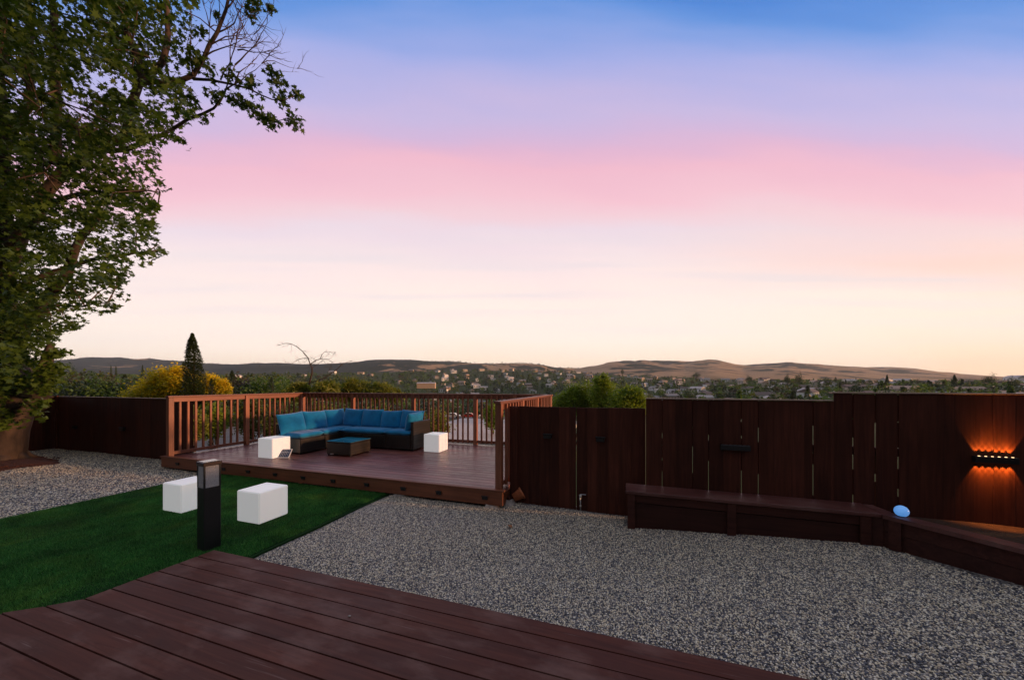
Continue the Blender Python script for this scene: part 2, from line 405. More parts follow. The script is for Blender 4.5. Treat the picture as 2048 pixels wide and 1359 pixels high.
c = t.mix(t.ramp(big, [(.5, 0.0), (.72, .55)]), c, (.15, .27, .035)); c = t.mix(1.0, c, t.ramp(t.noise(pos, 2.3, 4, .6, .8), [(.32, .5), (.68, 1.2)]), 'MULTIPLY')
t.set(col=c, rough=.6, spec=.25); M['blade'] = t.m
t = NT('soil'); g = t.noise(t.co(), 30, 5); t.set(col=t.mix(g, (.025, .014, .010), (.11, .06, .035)), rough=.95); t.bump(g, .9, .03); M['soil'] = t.m

# ------------------------------------------------------------------ terrain
def interp(px, tab): return np.interp(px, [a for a, _ in tab], [b for _, b in tab])
RIDGE = [(-400,738),(-150,728),(0,722),(60,722),(110,720),(150,717),(185,714),(215,716),(250,716),(270,718),(300,716),(335,720),(362,722),(380,725),(430,728),
 (470,728),(500,726),(560,725),(590,727),(640,727),(700,726),(735,723),(760,722),(790,722),(830,722),(860,724),(905,727),(935,729),(960,730),(985,730),(1010,729),
 (1045,729),(1075,730),(1095,735),(1110,737),(1135,736),(1160,736),(1175,733),(1195,730),(1215,724),(1235,721),(1290,718),(1325,720),(1345,719),(1370,721),
 (1395,720),(1420,719),(1440,721),(1455,724),(1475,728),(1490,730),(1510,728),(1540,726),(1580,724),(1600,727),(1630,731),(1660,733),(1700,736),(1740,739),
 (1770,741),(1800,741),(1840,743),(1880,745),(1930,749),(1990,752),(2048,757),(2400,768)]
CREST = [(-400,758),(0,756),(200,754),(400,752),(560,748),(700,746),(820,743),(900,741),(1000,741),(1100,742),(1180,748),(1260,753),(1350,757),(1450,762),(1560,765),
 (1700,768),(1850,770),(2048,766),(2400,762)]
D0 = [(-400,240),(0,250),(350,300),(560,420),(760,600),(1000,640),(1200,480),(1400,300),(1700,230),(2048,220),(2400,220)]
D1 = [(-400,600),(0,650),(350,800),(600,1100),(900,1500),(1150,1400),(1300,1000),(1500,680),(1750,520),(2048,460),(2400,450)]
D2 = [(-400,3700),(0,3900),(300,4600),(420,4000),(480,3300),(700,3100),(1000,3100),(1130,3300),(1300,3700),(1600,4000),(1750,4100),(2048,3700),(2400,3600)]
def vnoise(x, y, seed=0):
    xi = np.floor(x).astype(np.int64); yi = np.floor(y).astype(np.int64); fx = x - xi; fy = y - yi
    fx = fx*fx*(3-2*fx); fy = fy*fy*(3-2*fy)
    def h(a, b):
        n = (a * 374761393 + b * 668265263 + seed * 1274126177) & 0xffffffff
        n = ((n ^ (n >> 13)) * 1274126177) & 0xffffffff
        return ((n ^ (n >> 16)) & 0xffff) / 65535.0
    return (h(xi,yi)*(1-fx)+h(xi+1,yi)*fx)*(1-fy)+(h(xi,yi+1)*(1-fx)+h(xi+1,yi+1)*fx)*fy
def fbm(x, y, seed=0, o=4):
    s = 0; a = .5; t_ = 0
    for i in range(o): s = s + a*vnoise(x*2**i, y*2**i, seed+i); t_ += a; a *= .5
    return s/t_ - .5
def theight(X, Y):
    X = np.asarray(X, dtype=float); Y = np.asarray(Y, dtype=float)
    r = np.hypot(X, Y); th = np.arctan2(X, Y)
    thc = np.clip(th, -R(62), R(62)); px = 1024 + 700*np.tan(thc); Ye = r*np.cos(thc)
    d0 = interp(px, D0); d1 = interp(px, D1); d2 = interp(px, D2)
    zz = lambda d, y: CAMH - (y-768)/700*d
    z0 = zz(d0, 812); z1 = zz(d1, interp(px, CREST)); z2 = zz(d2, interp(px, RIDGE))
    zd = np.minimum(z1 - 30, z2*.2)
    ks = [(0, -1.2+0*px), (14, -1.4+0*px), (20, -3.4+0*px), (45, -5.8+0*px), (110, -9.6+0*px), (d0*.75, np.minimum(z0-3, -18)), (d0, z0), (d0*.6+d1*.4, z0*.6+z1*.4), (d1, z1),
          (d1+(d2-d1)*.12, zd), (d1+(d2-d1)*.45, z2*.35), (d2*.86, z2*.80), (d2, z2), (d2*1.1, z2*.8), (d2*1.5, z2*.2), (40000, -50+0*px)]
    out = np.full(r.shape, -50.0)
    for (a, za), (b, zb) in zip(ks[:-1], ks[1:]):
        a = a+0*px; b = b+0*px; w = np.clip((Ye-a)/np.maximum(b-a, 1e-6), 0, 1); m = (Ye >= a) & (Ye < b)
        ws = w*w*(3-2*w)*.55 + w*.45
        out = np.where(m, za+(zb-za)*ws, out)
    amp = np.clip((Ye-60)/400, 0, 1)*9 + np.clip((Ye-1800)/1500, 0, 1)*45*(1-np.exp(-((Ye-d2)/(.12*d2))**2))
    return out + amp*fbm(X/260+50, Y/260+50, 3, 5) + np.clip((Ye-1800)/1500, 0, 1)*(1-.9*np.exp(-((Ye-d2)/(.05*d2))**2))*120*fbm(X/900+9, Y/900+3, 8, 4)
ths = np.concatenate([np.linspace(-180, -64, 30)[:-1], np.linspace(-64, 64, 430), np.linspace(64, 180, 30)[1:-1]])
rs = np.concatenate([[0.5, 6, 10], np.geomspace(12, 9000, 190)])
TH, RR = np.meshgrid(np.radians(ths), rs, indexing='ij'); XX = RR*np.sin(TH); YY = RR*np.cos(TH); ZZ = theight(XX, YY)
nth, nr = XX.shape; ii, jj = np.meshgrid(np.arange(nth), np.arange(nr-1), indexing='ij'); i2 = (ii+1) % nth
quads = np.stack([ii*nr+jj, i2*nr+jj, i2*nr+jj+1, ii*nr+jj+1], -1).reshape(-1, 4)[:, ::-1]
V = np.stack([XX, YY, ZZ], -1).reshape(-1, 3)
nq = len(quads)
t = NT('hill_ground'); pos = t.n('ShaderNodeNewGeometry').outputs['Position']; sp = t.n('ShaderNodeSeparateXYZ'); t.l(pos, sp.inputs[0])
dist = t.n('ShaderNodeVectorMath', operation='LENGTH'); t.l(pos, dist.inputs[0]); D = dist.outputs['Value']
g1 = t.noise(pos, .0021, 6, .6, .6); g2 = t.noise(pos, .02, 4); g3 = t.noise(pos, .0065, 5, .6)
az = t.math('DIVIDE', sp.outputs[0], t.math('MAXIMUM', sp.outputs[1], 1.0))          # wooded slopes to the west, bare grass to the east
bias = t.ramp(t.math('ADD', t.math('MULTIPLY', az, .5), .5), [(.0, .13), (.2, .15), (.35, .10), (.45, .03), (.56, -.03), (.60, -.10), (.8, -.20), (1, -.22)])
woodm = t.ramp(t.math('ADD', t.math('ADD', t.math('MULTIPLY', g1, .65), t.math('MULTIPLY', g3, .35)), bias), [(.505, 0.0), (.545, 1.0)])
grass = t.mix(g2, (.36, .225, .115), (.50, .33, .18)); grass = t.mix(t.ramp(g3, [(.4, 0.0), (.6, .5)]), grass, (.28, .17, .085))
wd = t.mix(g2, (.020, .032, .018), (.045, .055, .028))
far = t.mix(woodm, grass, wd)
near_ = t.mix(t.noise(pos, .05, 4), (.030, .052, .016), (.085, .10, .035))
c = t.mix(t.ramp(t.math('DIVIDE', D, 4000.0, True), [(.38, 0.0), (.5, 1.0)]), near_, far)
t.set(col=c, rough=.95, spec=.1); M['terrain'] = t.m
me = np_mesh('terrain', V, quads.ravel(), np.arange(nq)*4, np.full(nq, 4), [M['terrain']], smooth=True)
o = bpy.data.objects.new('hills', me); COL.objects.link(o); o['kind'] = 'structure'
def tz(x, y): return float(theight(np.array([x]), np.array([y]))[0])

# ------------------------------------------------------------------ yard ground
def gz(v, u): return .055*max(0.0, v-1.6)+.005*math.sin(2.3*v+1.1*u)+.004*math.sin(3.9*u-1.7*v)+.003*math.sin(7.1*v+5.3*u)-.004
NDP = [(-2.16, -2.22), (-2.22, -3.08), (-2.62, -3.40), (-5.2, -5.5)]        # left outline of the near deck (v, u)
def ndleft(u):
    u = -u; return float(np.interp(u, [-p[1] for p in NDP], [p[0] for p in NDP]))
nv, nu = 106, 50
vs_ = np.linspace(-12.95, 8, nv); us_ = np.linspace(-9, .44, nu)
mb = MB(); pts = []
for v in vs_:
    for u in us_: pts.append((v, u if not (v > .3 and u > .3) else .25, gz(v, u) + .012*(float(fbm(np.array([v*.9+20]), np.array([u*.9+20]), 5)[0]))))
fs = [(i*nu+j, (i+1)*nu+j, (i+1)*nu+j+1, i*nu+j+1) for i in range(nv-1) for j in range(nu-1)]
mb.add(pts, fs, 0, .5, True)
mb.box(-12.95, 8, .40, .46, -1.3, -.02, 0)
gs = mb.build('gravel_ground', M['gravel'], kind='structure'); gs.location = P0; gs.rotation_euler = (0, 0, ANG)

TURF = (-5.8, -1.83, -6.5, -.02)
def in_gravel(v, u):
    if TURF[0]-.01 < v < TURF[1]+.01 and u > -6.5: return False
    if -7.2 < v < -.06 and u > .03: return False
    if u < -2.23 and v > ndleft(u)+.02: return False
    if v > 1.62 and u > -.14 and v < 3.95: return False
    if v > 3.9 and (v-3.94)*.73+(u+.2)*.68 > -.02: return False
    if v > .2 and u > .2: return False
    return True
def scatter(name, label, cells, density, prim, mat, smin, smax, flat, tilt, voff=0.0):
    mb = MB(); s = .1
    for v, u in cells:
        z = lambda a, b: gz(a, b) + voff
        mb.add([(v, u, z(v, u)), (v+s, u, z(v+s, u)), (v+s, u+s, z(v+s, u+s)), (v, u+s, z(v, u+s))], [(0, 1, 2, 3)], 0, .5)
    o = mb.build(name, mat, kind='stuff'); o.location = P0; o.rotation_euler = (0, 0, ANG); o['label'] = label
    g = bpy.data.node_groups.new(name + '_scatter', 'GeometryNodeTree')
    g.interface.new_socket('Geometry', in_out='INPUT', socket_type='NodeSocketGeometry'); g.interface.new_socket('Geometry', in_out='OUTPUT', socket_type='NodeSocketGeometry')
    gi = g.nodes.new('NodeGroupInput'); go = g.nodes.new('NodeGroupOutput')
    dp = g.nodes.new('GeometryNodeDistributePointsOnFaces'); dp.inputs['Density'].default_value = density
    ip = g.nodes.new('GeometryNodeInstanceOnPoints')
    if prim == 'pebble':
        pr = g.nodes.new('GeometryNodeMeshIcoSphere'); pr.inputs['Radius'].default_value = 1.0; pr.inputs['Subdivisions'].default_value = 2
        geo = pr.outputs['Mesh']
    else:
        pr = g.nodes.new('GeometryNodeMeshCone'); pr.inputs['Vertices'].default_value = 3; pr.inputs['Radius Bottom'].default_value = .09; pr.inputs['Radius Top'].default_value = .0; pr.inputs['Depth'].default_value = 1.0
        geo = pr.outputs['Mesh']
    sm = g.nodes.new('GeometryNodeSetMaterial'); sm.inputs['Material'].default_value = mat
    L = g.links.new
    if prim == 'pebble':
        ss = g.nodes.new('GeometryNodeSetShadeSmooth'); L(geo, ss.inputs[0]); geo = ss.outputs[0]
    L(geo, sm.inputs[0])
    rr = g.nodes.new('FunctionNodeRandomValue'); rr.data_type = 'FLOAT_VECTOR'; rr.inputs[0].default_value = (-tilt, -tilt, 0); rr.inputs[1].default_value = (tilt, tilt, 6.28)
    rs_ = g.nodes.new('FunctionNodeRandomValue'); rs_.data_type = 'FLOAT_VECTOR'
    rs_.inputs[0].default_value = (smin, smin*.75, smin*flat); rs_.inputs[1].default_value = (smax, smax*.8, smax*flat); rs_.inputs['Seed'].default_value = 4
    L(gi.outputs[0], dp.inputs['Mesh']); L(dp.outputs['Points'], ip.inputs['Points']); L(sm.outputs[0], ip.inputs['Instance'])
    L(rr.outputs[0], ip.inputs['Rotation']); L(rs_.outputs[0], ip.inputs['Scale']); L(ip.outputs[0], go.inputs[0])
    md = o.modifiers.new('scatter', 'NODES'); md.node_group = g
    return o
cells = []
for i in range(int((6.0+12.9)/.1)):
    for j in range(int((.5+5.5)/.1)):
        v, u = -12.9+i*.1, -5.5+j*.1
        if not in_gravel(v+.05, u+.05): continue
        w = F(v, u)
        if w.y < .8 or abs(w.x/w.y) > 1.62: continue
        cells.append((v, u))
near_c = [c for c in cells if F(*c).length < 6.6]; far_c = [c for c in cells if F(*c).length >= 6.6]
scatter('gravel', 'grey, tan and white pea gravel over the yard', near_c, 11000, 'pebble', M['pebble'], .0038, .0086, .6, .6, .002)
scatter('gravel', 'grey, tan and white pea gravel at the foot of the left fence', far_c, 3200, 'pebble', M['pebble'], .007, .016, .6, .5, .003)
# artificial turf
mb = MB(); mb.box(TURF[0], TURF[1], TURF[2], TURF[3], -.02, .018, 0)
tb = mb.build('turf_base', M['turf'], kind='structure'); tb.location = P0; tb.rotation_euler = (0, 0, ANG)
tc_ = []
for i in range(39):
    for j in range(64):
        v, u = TURF[0]+.03+i*.1, TURF[2]+.05+j*.1
        if u+.1 > TURF[3] or (u < -2.25 and v > ndleft(u)): continue
        w = F(v, u)
        if w.y < 1 or abs(w.x/w.y) > 1.6: continue
        tc_.append((v, u))
scatter('artificial_turf', 'short deep green artificial grass', tc_, 15000, 'blade', M['blade'], .018, .036, 1.0, .7, .022)

# ------------------------------------------------------------------ near deck
NDZ = .10
mb = MB(); bw = .139; u = -2.22
while u > -7.5:
    u1 = u-bw+.0045
    l0, l1 = ndleft(u), ndleft(u1)
    segs = [-9, 8.0]
    x1 = 8.0
    j = random.uniform(1.5, 5)
    for a0, a1, b0, b1 in ((l0, l1, j, j), (j+.004, j+.004, x1, x1)):
        zt = NDZ+random.uniform(-.0012, .0012)
        vsn = [(a0, u, NDZ-.028), (b0, u, NDZ-.028), (b1, u1, NDZ-.028), (a1, u1, NDZ-.028),
               (a0+.003, u-.003, zt), (b0, u-.003, zt), (b1, u1+.003, zt), (a1+.003, u1+.003, zt)]
        mb.add(vsn, [(0, 1, 2, 3), (7, 6, 5, 4), (1, 0, 4, 5), (2, 1, 5, 6), (3, 2, 6, 7), (0, 3, 7, 4)])
    u -= bw
nd = mb.build('near_deck', M['near'], kind='structure'); nd.location = P0; nd.rotation_euler = (0, 0, ANG)
mb = MB(); mb.prism([(8, -2.235), (-2.13+.02, -2.235), (-2.19+.02, -3.08), (-2.59+.02, -3.41), (-5.1, -5.5), (-5.1, -7.5), (8, -7.5)], -.02, NDZ-.03)
nf = mb.build('near_deck_frame', M['fence_h'], kind='structure'); nf.location = P0; nf.rotation_euler = (0, 0, ANG)

w = at(699, 1231, NDZ+.006)
o = thing('stray_pebble', 'single white pebble lying on the near deck boards', 'pebble', w)
mb = MB(); mb.lathe([(.001, -.005), (.007, -.003), (.009, .001), (.006, .005), (.001, .006)], n=10, sq=(1.2, .8)); mb.build('stone', M['concrete'], o)
for (px, py, zz, lb, rz_) in ((603, 966, .038, 'dry orange brown leaf lying on the turf in front of the deck', .4), (1020, 1052, .012, 'curled brown leaf lying on the gravel near the deck corner', 2.0)):
    o = thing('dry_leaf', lb, 'leaf', at(px, py, zz), rz_)
    mb = MB(); mb.add([(-.045, 0, 0), (-.02, .022, .010), (.015, .025, .012), (.045, 0, .004), (.015, -.025, .014), (-.02, -.022, .009), (0, 0, .002)], [(0, 6, 1), (1, 6, 2), (2, 6, 3), (3, 6, 4), (4, 6, 5), (5, 6, 0)], 0, .5)
    mb.tube([(.045, 0, .004), (.07, .004, .001)], .0015, 4)
    mb.build('blade', simple('dry_leaf', (.30, .13, .05), .8), o)
# ------------------------------------------------------------------ raised deck
DZ = .23; DL = 7.29; DDl, DDr = 3.18, 3.48
def dback(v): return DDr+(DDl-DDr)*(-v/DL)
rt, b = yard('raised_deck', 'raised red stained timber deck with black lights along its front edge', 'deck', (-3.6, 0, 0))
mb = MB(); u = .03
while u < 3.6:
    x0 = -DL; x1 = 0.0
    if u+.13 > DDl: x0 = max(-DL, -(DDr-u-.13)/(DDr-DDl)*DL)
    if x0 < -.3:
        cuts = [x0] + sorted(random.uniform(x0+.6, -.6) for _ in range(1)) * (1 if x0 < -2 else 0) + [x1]
        for a, c in zip(cuts[:-1], cuts[1:]):
            mb.box(a+.001, c-.001, u, u+.132, DZ-.034, DZ+random.uniform(-.001, .001), bev=.003)
    u += .138
mb.build('floor', M['deck'], rt, b)
mb = MB(); mb.box(-DL-.02, .02, -.04, .0, .035, DZ-.002, rnd=.6, bev=.003); fa = mb.build('fascia', M['fascia'], rt, b)
mb = MB(); mb.box(-.02, .02, .002, 3.4, .035, DZ-.04, rnd=.3); mb.box(-DL-.02, -DL+.02, .002, DDl, .035, DZ-.04, rnd=.4); mb.box(-DL-.04, .05, -.055, .03, DZ-.001, DZ+.022, rnd=.5, bev=.004)
mb.box(-DL+.05, -.05, dback(0)*.9, dback(0)*.9+.04, -1.2, DZ-.05, rnd=.2)
mb.build('edge_board', M['fascia'], rt, b)
for px in (356, 402, 448, 497, 551, 607, 667, 734, 807, 878, 970):
    # where the line of sight at this pixel meets the fascia plane u = -.04
    s = (px-1024)/FPX; a = F(0, -.04); v = (s*a.y-a.x)/(VX.x-s*VX.y)
    mb = MB(); mb.box(v-.042, v+.042, -.058, -.0405, .105, .155, bev=.004); mb.box(v-.046, v+.046, -.066, -.0585, .139, .160, bev=.003)
    mb.build('deck_light', M['blackbox'], rt, b)
# joist piers under the front
def pier(v, u, rot, lab, s=.11, z0=.0):
    o = thing('concrete_pier', lab, 'deck pier', F(v, u, z0), ANG+rot)
    mb = MB(); q = s; vsn = [(-q, -q, -.02), (q, -q, -.02), (q, q, -.02), (-q, q, -.02), (-q*.55, -q*.55, .07), (q*.55, -q*.55, .07), (q*.55, q*.55, .07), (-q*.55, q*.55, .07)]
    mb.add(vsn, [(3, 2, 1, 0), (4, 5, 6, 7), (0, 1, 5, 4), (1, 2, 6, 5), (2, 3, 7, 6), (3, 0, 4, 7)])
    mb.build('block', M['concrete'], o)
    mb = MB(); mb.box(-.03, .03, -.03, .03, .0705, .11); mb.build('wood_insert', M['fence_h'], o)
pier(-1.66, .06, .1, 'small pale concrete pier block under the deck front by the turf corner')
pier(-.16, .05, .2, 'pale concrete pier block under the right front corner of the deck')
pier(.04, .16, -.3, 'concrete pier block beside the terracotta pot at the deck corner', .09)
o, b = yard('terracotta_pot', 'terracotta pot lying on its side under the deck corner by the gate fence', 'pot', (.10, .20, 0))
mb = MB(); prof = [(.035, 0), (.055, .0), (.075, .12), (.088, .125), (.088, .15), (.074, .15), (.066, .12), (.045, .02)]
Mx = Matrix.Translation((0, 0, .085)) @ Matrix.Rotation(R(118), 4, 'Z') @ Matrix.Rotation(R(62), 4, 'X')
mb.lathe(prof, n=18); mb.v = [tuple(Mx @ Vector(p)) for p in mb.v]; mb.build('pot_body', M['terracotta'], o)

# ------------------------------------------------------------------ railings
RH = 1.235; RZ = DZ+RH                                              # top of the cap
def railing(name, label, p, q, posts, nb, matl, capw=.13, endposts=(True, True)):
    p = Vector(p); q = Vector(q); d = q-p; L = d.length; a = math.atan2(d.y, d.x)
    o = thing(name, label, 'railing', F(p.x, p.y, DZ), ANG+a)
    mb = MB(); mb.box(-.06, L+.06, -.045, .06, RH-.036, RH, bev=.004); mb.build('top_cap', matl, o)
    mb = MB(); mb.box(0, L, -.022, .016, RH-.125, RH-.037, bev=.003); mb.build('top_rail', matl, o)
    mb = MB(); mb.box(0, L, -.022, .016, .035, .10, bev=.003); mb.build('bottom_rail', matl, o)
    for t_ in posts:
        mb = MB(); x = t_*L; mb.box(x-.045, x+.045, -.0455, .0445, 0, RH-.037, bev=.004); mb.build('post', M['rail_v'], o)
    ps = sorted(posts)
    for t0, t1 in zip(ps[:-1], ps[1:]):
        x0, x1 = t0*L+.045, t1*L-.045; n = max(1, round((x1-x0)/.137)-1)
        for k in range(n):
            x = x0+(x1-x0)*(k+1)/(n+1)+random.uniform(-.003, .003)
            mb = MB(); mb.box(x-.019, x+.019, -.061, -.0235, .03, RH-.045, bev=.003); mb.build('baluster', M['rail_v'], o)
    return o
def vfront(px, u):
    s = (px-1024)/FPX; a = F(0, u); return (s*a.y-a.x)/(VX.x-s*VX.y)
def tline(px, p, q):
    s = (px-1024)/FPX; A = F(*p); B = F(*q)
    return (s*A.y-A.x)/((B.x-A.x)-s*(B.y-A.y))
Lp, Lq = (-DL+.09, .05), (-DL+.09, DDl-.06); Rp, Rq = (-.06, .05), (-.06, DDr-.08)
railing('deck_railing', 'left side railing of the deck, its inner faces lit orange by the sun', Lq, Lp, [1, 1-tline(493, Lp, Lq), 0.02], 0, M['rail_h'])
railing('deck_railing', 'long back railing of the deck behind the blue sectional sofa', Lq, Rq, [0.0, tline(706, Lq, Rq), tline(827, Lq, Rq), tline(951, Lq, Rq), tline(1030, Lq, Rq), 1.0], 0, M['rail_h'])
railing('deck_railing', 'right side railing of the deck with peach sunlit top, ending at the fence', Rp, Rq, [0, tline(1042, Rp, Rq), .62, .985], 0, M['rail_h'])

# ------------------------------------------------------------------ fences
def fence(name, label, v0, v1, u, h0, h1, base=0.0, bwid=(.135, .15), gaps=(), steps=None, lean=.0, posts=(), capz=None, th=.016, zoff=lambda v: 0.0, backrail=True):
    o, b = yard(name, label, 'fence', (v0, u, 0))
    mb = MB(); v = v0; k = 0
    gi = sorted(gaps)
    while v < v1-.01:
        w = random.uniform(*bwid); e = min(v+w, v1); gap = None
        for g in gi:
            if v+.06 < g <= e+.07: e = g; gap = g
        off = .0022*(k % 2)+random.uniform(0, .0012)
        h = (steps(v) if steps else h0+(h1-h0)*(v-v0)/(v1-v0))+random.uniform(-.003, .003)
        wv = F(e, u); gw = .005+th*abs(wv.dot(VX)/wv.dot(UX)) if gap else 0
        ee = e-gw if gap else e+.004
        mb.box(v, ee, u+off, u+th+off, -.02+zoff(v), h, bev=.0025)
        if gap:
            hc = h-random.uniform(.22, .42); mb.box(e-gw-.003, e+.003, u+th+.0045, u+th+.0058, hc, h-.012); zz = 0.0
            while zz < hc-.1:
                c_ = random.uniform(.10, .38); mb.box(e-gw-.003, e+.003, u+th+.0045, u+th+.0058, zz, min(zz+c_, hc-.01)); zz += c_+random.choice((.03, .08, .22, .34))
        v = e; k += 1
    mb.build('board_panel', M['fence'], o, b)
    if backrail:
        for zr in (.28, .95):
            mb = MB(); mb.box(v0+.01, v1-.01, u+th+.006, u+th+.045, zr, zr+.085); mb.build('back_rail', M['fence_h'], o, b)
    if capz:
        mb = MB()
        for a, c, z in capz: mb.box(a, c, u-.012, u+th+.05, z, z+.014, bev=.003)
        mb.build('top_cap', M['cap_sunlit'], o, b)
    for pv, w, hh in posts:
        mb = MB(); mb.box(pv, pv+w, u-.03, u-.001, 0, hh, bev=.004); mb.build('post', M['fence'], o, b)
    return o, b
# low gate fence between deck and bench: two leaves
fence('gate', 'left half of the low plank gate, next to the deck railing', .02, vfront(1152.3, .27)-.008, .27, 1.385, 1.385, posts=((.05, .10, 1.37),))
fence('gate', 'right half of the low plank gate, with a garden tap at its foot', vfront(1152.3, .27)+.006, vfront(1291, .27)-.004, .272, 1.385, 1.39)
gv = [vfront(p, .14) for p in (1325, 1386, 1418, 1484, 1518, 1628)]
vstep = vfront(1668, .14)
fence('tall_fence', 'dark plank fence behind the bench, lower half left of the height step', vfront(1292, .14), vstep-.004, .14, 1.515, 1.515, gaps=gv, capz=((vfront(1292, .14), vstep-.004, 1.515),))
gv = [vfront(p, .14) for p in (1708, 1753, 1799)]
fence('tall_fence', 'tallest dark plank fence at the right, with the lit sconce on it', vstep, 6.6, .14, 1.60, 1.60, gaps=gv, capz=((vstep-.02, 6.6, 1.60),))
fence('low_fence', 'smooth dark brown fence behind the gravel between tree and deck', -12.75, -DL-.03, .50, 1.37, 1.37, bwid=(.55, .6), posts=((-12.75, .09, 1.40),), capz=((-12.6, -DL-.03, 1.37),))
o = thing('side_fence', 'dark fence running towards the camera behind the tree trunk', 'fence', F(-12.775, .56, 0), ANG)
mb = MB(); y = 0
while y > -6: w = random.uniform(.14, .18); mb.box(-.02-random.uniform(0, .003), .0, y-w+.002, y, -.02, 1.36, bev=.002); y -= w
mb.build('board_panel', M['fence'], o)
mb = MB(); mb.box(-.03, .03, -6, 0, 1.3605, 1.385); mb.build('top_cap', M['fence_h'], o)
o = thing('side_fence', 'unseen dark plank fence added at the right to shade the yard', 'fence', F(6.62, .12, 0), ANG)  # out of view, added to keep the low sun off the yard
mb = MB(); y = 0
while y > -11: w = random.uniform(.14, .18); mb.box(0, .02+random.uniform(0, .003), y-w+.002, y, -.02, 1.80, bev=.002); y -= w
mb.build('board_panel', M['fence'], o)
# small black box lamps on the fences
def boxlamp(px, u, z, label, w=.11, h=.055, grp='unlit black box lamps on the fences'):
    v = vfront(px, u); o, b = yard('box_lamp', label, 'wall lamp', (v, u, z), grp)
    mb = MB(); mb.box(v-w/2, v+w/2, u-.05, u-.0015, z-h/2, z+h/2, bev=.005); mb.build('housing', M['blackbox'], o, b)
    mb = MB(); mb.box(v-w*.58, v+w*.58, u-.064, u-.003, z+h/2+.0005, z+h/2+.010, bev=.002); mb.build('hood', M['black'], o, b)
boxlamp(1096, .27, 1.7-103*5.0/700*.985, 'small black box lamp on the left gate leaf')
boxlamp(1201, .27, 1.7-111*4.7/700*.985, 'small black box lamp on the right gate leaf')
boxlamp(247, .50, 1.7-89*8.4/700, 'black box lamp on the smooth fence between tree and deck', .16, .07)
boxlamp(152, .50, 1.7-87*8.9/700, 'faint black box lamp on the smooth fence nearest the tree', .13, .06)
# long up-down sconces
def sconce(px, z, label, lit):
    u = .14; v = vfront(px, u); o, b = yard('wall_sconce', label, 'wall sconce', (v, u, z))
    L = .30
    mb = MB(); mb.box(v-L/2, v+L/2, u-.055, u-.0015, z-.031, z+.031, bev=.006); mb.build('housing', M['blackbox'], o, b)
    for k in range(6):
        x = v-L/2+.033+k*(L-.066)/5
        for s in (1, -1):
            mb = MB(); mb.lathe([(.0005, 0), (.008, 0), (.008, .003), (.0005, .004)] if s > 0 else [(.0005, 0), (.008, 0), (.008, .0008), (.0005, .0009)], (x, u-.032, z+.0315 if s > 0 else z-.0321), 12)
            mb.build('lens', M['lens_on'] if lit else M['lens_off'], o, b)
            if lit:
                ld = bpy.data.lights.new('led', 'SPOT'); ld.energy = 4.6; ld.color = (1, .31, .045); ld.spot_size = R(60); ld.spot_blend = .45; ld.shadow_soft_size = .006
                lo = bpy.data.objects.new('led', ld); COL.objects.link(lo); lo.parent = o
                lo.location = (x-b[0], (u-.026)-b[1], s*.040)
                d = Vector((0, .18, s)).normalized(); lo.rotation_euler = (-d).to_track_quat('Z', 'Y').to_euler()
t = NT('led_on'); t.set(col=(1, .8, .6), em=(1, .62, .30), es=3.0); M['lens_on'] = t.m
t = NT('led_off'); t.set(col=(.05, .05, .05), rough=.2); M['lens_off'] = t.m
sconce(1469, 1.7-125*4.10/700, 'long black wall sconce, unlit, on the fence above the bench', False)
sconce(1985, 1.7-151*3.37/700, 'long black wall sconce throwing orange light up and down the fence', True)

# garden tap
vp = vfront(1161, .20); o, b = yard('garden_tap', 'metal garden tap on a short pipe by the gate foot', 'tap', (vp, .20, 0))
mb = MB(); mb.tube([(vp, .20, -.02), (vp, .20, .19)], .008, 10); mb.build('pipe', M['steel'], o, b)
mb = MB(); mb.tube([(vp, .20, .17), (vp, .20, .225)], [.016, .019], 12); mb.tube([(vp, .198, .20), (vp, .15, .195), (vp, .135, .165)], .010, 10); mb.build('valve_body', M['brass'], o, b)
mb = MB(); mb.box(vp-.004, vp+.072, .194, .206, .2265, .233, bev=.002); mb.build('handle', M['steel'], o, b)
mb = MB(); mb.tube([(vp, .20, .06), (vp, .20, .085)], [.014, .014], 10); mb.build('collar', M['brass'], o, b)

# ------------------------------------------------------------------ bench and retaining wall
o, b = yard('bench', 'long built-in timber bench against the tall dark fence', 'bench', (1.66, -.18, 0))
mb = MB(); mb.box(1.62, 3.98, -.20, .138, .410, .447, bev=.004); mb.build('seat', M['bench'], o, b)
mb = MB(); mb.box(1.70, 3.90, -.150, -.122, -.02, .30); mb.build('lower_panel', M['fence_h'], o, b)
mb = MB(); mb.box(1.70, 3.90, -.165, -.122, .31, .409, bev=.003); mb.build('apron', M['fence_h'], o, b)
for v in (1.64, vfront(1454, -.17), 3.82):
    mb = MB(); mb.box(v, v+.085, -.19, -.1655, -.02, .4095, bev=.004); mb.build('leg', M['fence_h'], o, b)
mb = MB(); mb.box(1.64, 1.66, -.16, .13, -.02, .409); mb.build('end_panel', M['fence'], o, b)
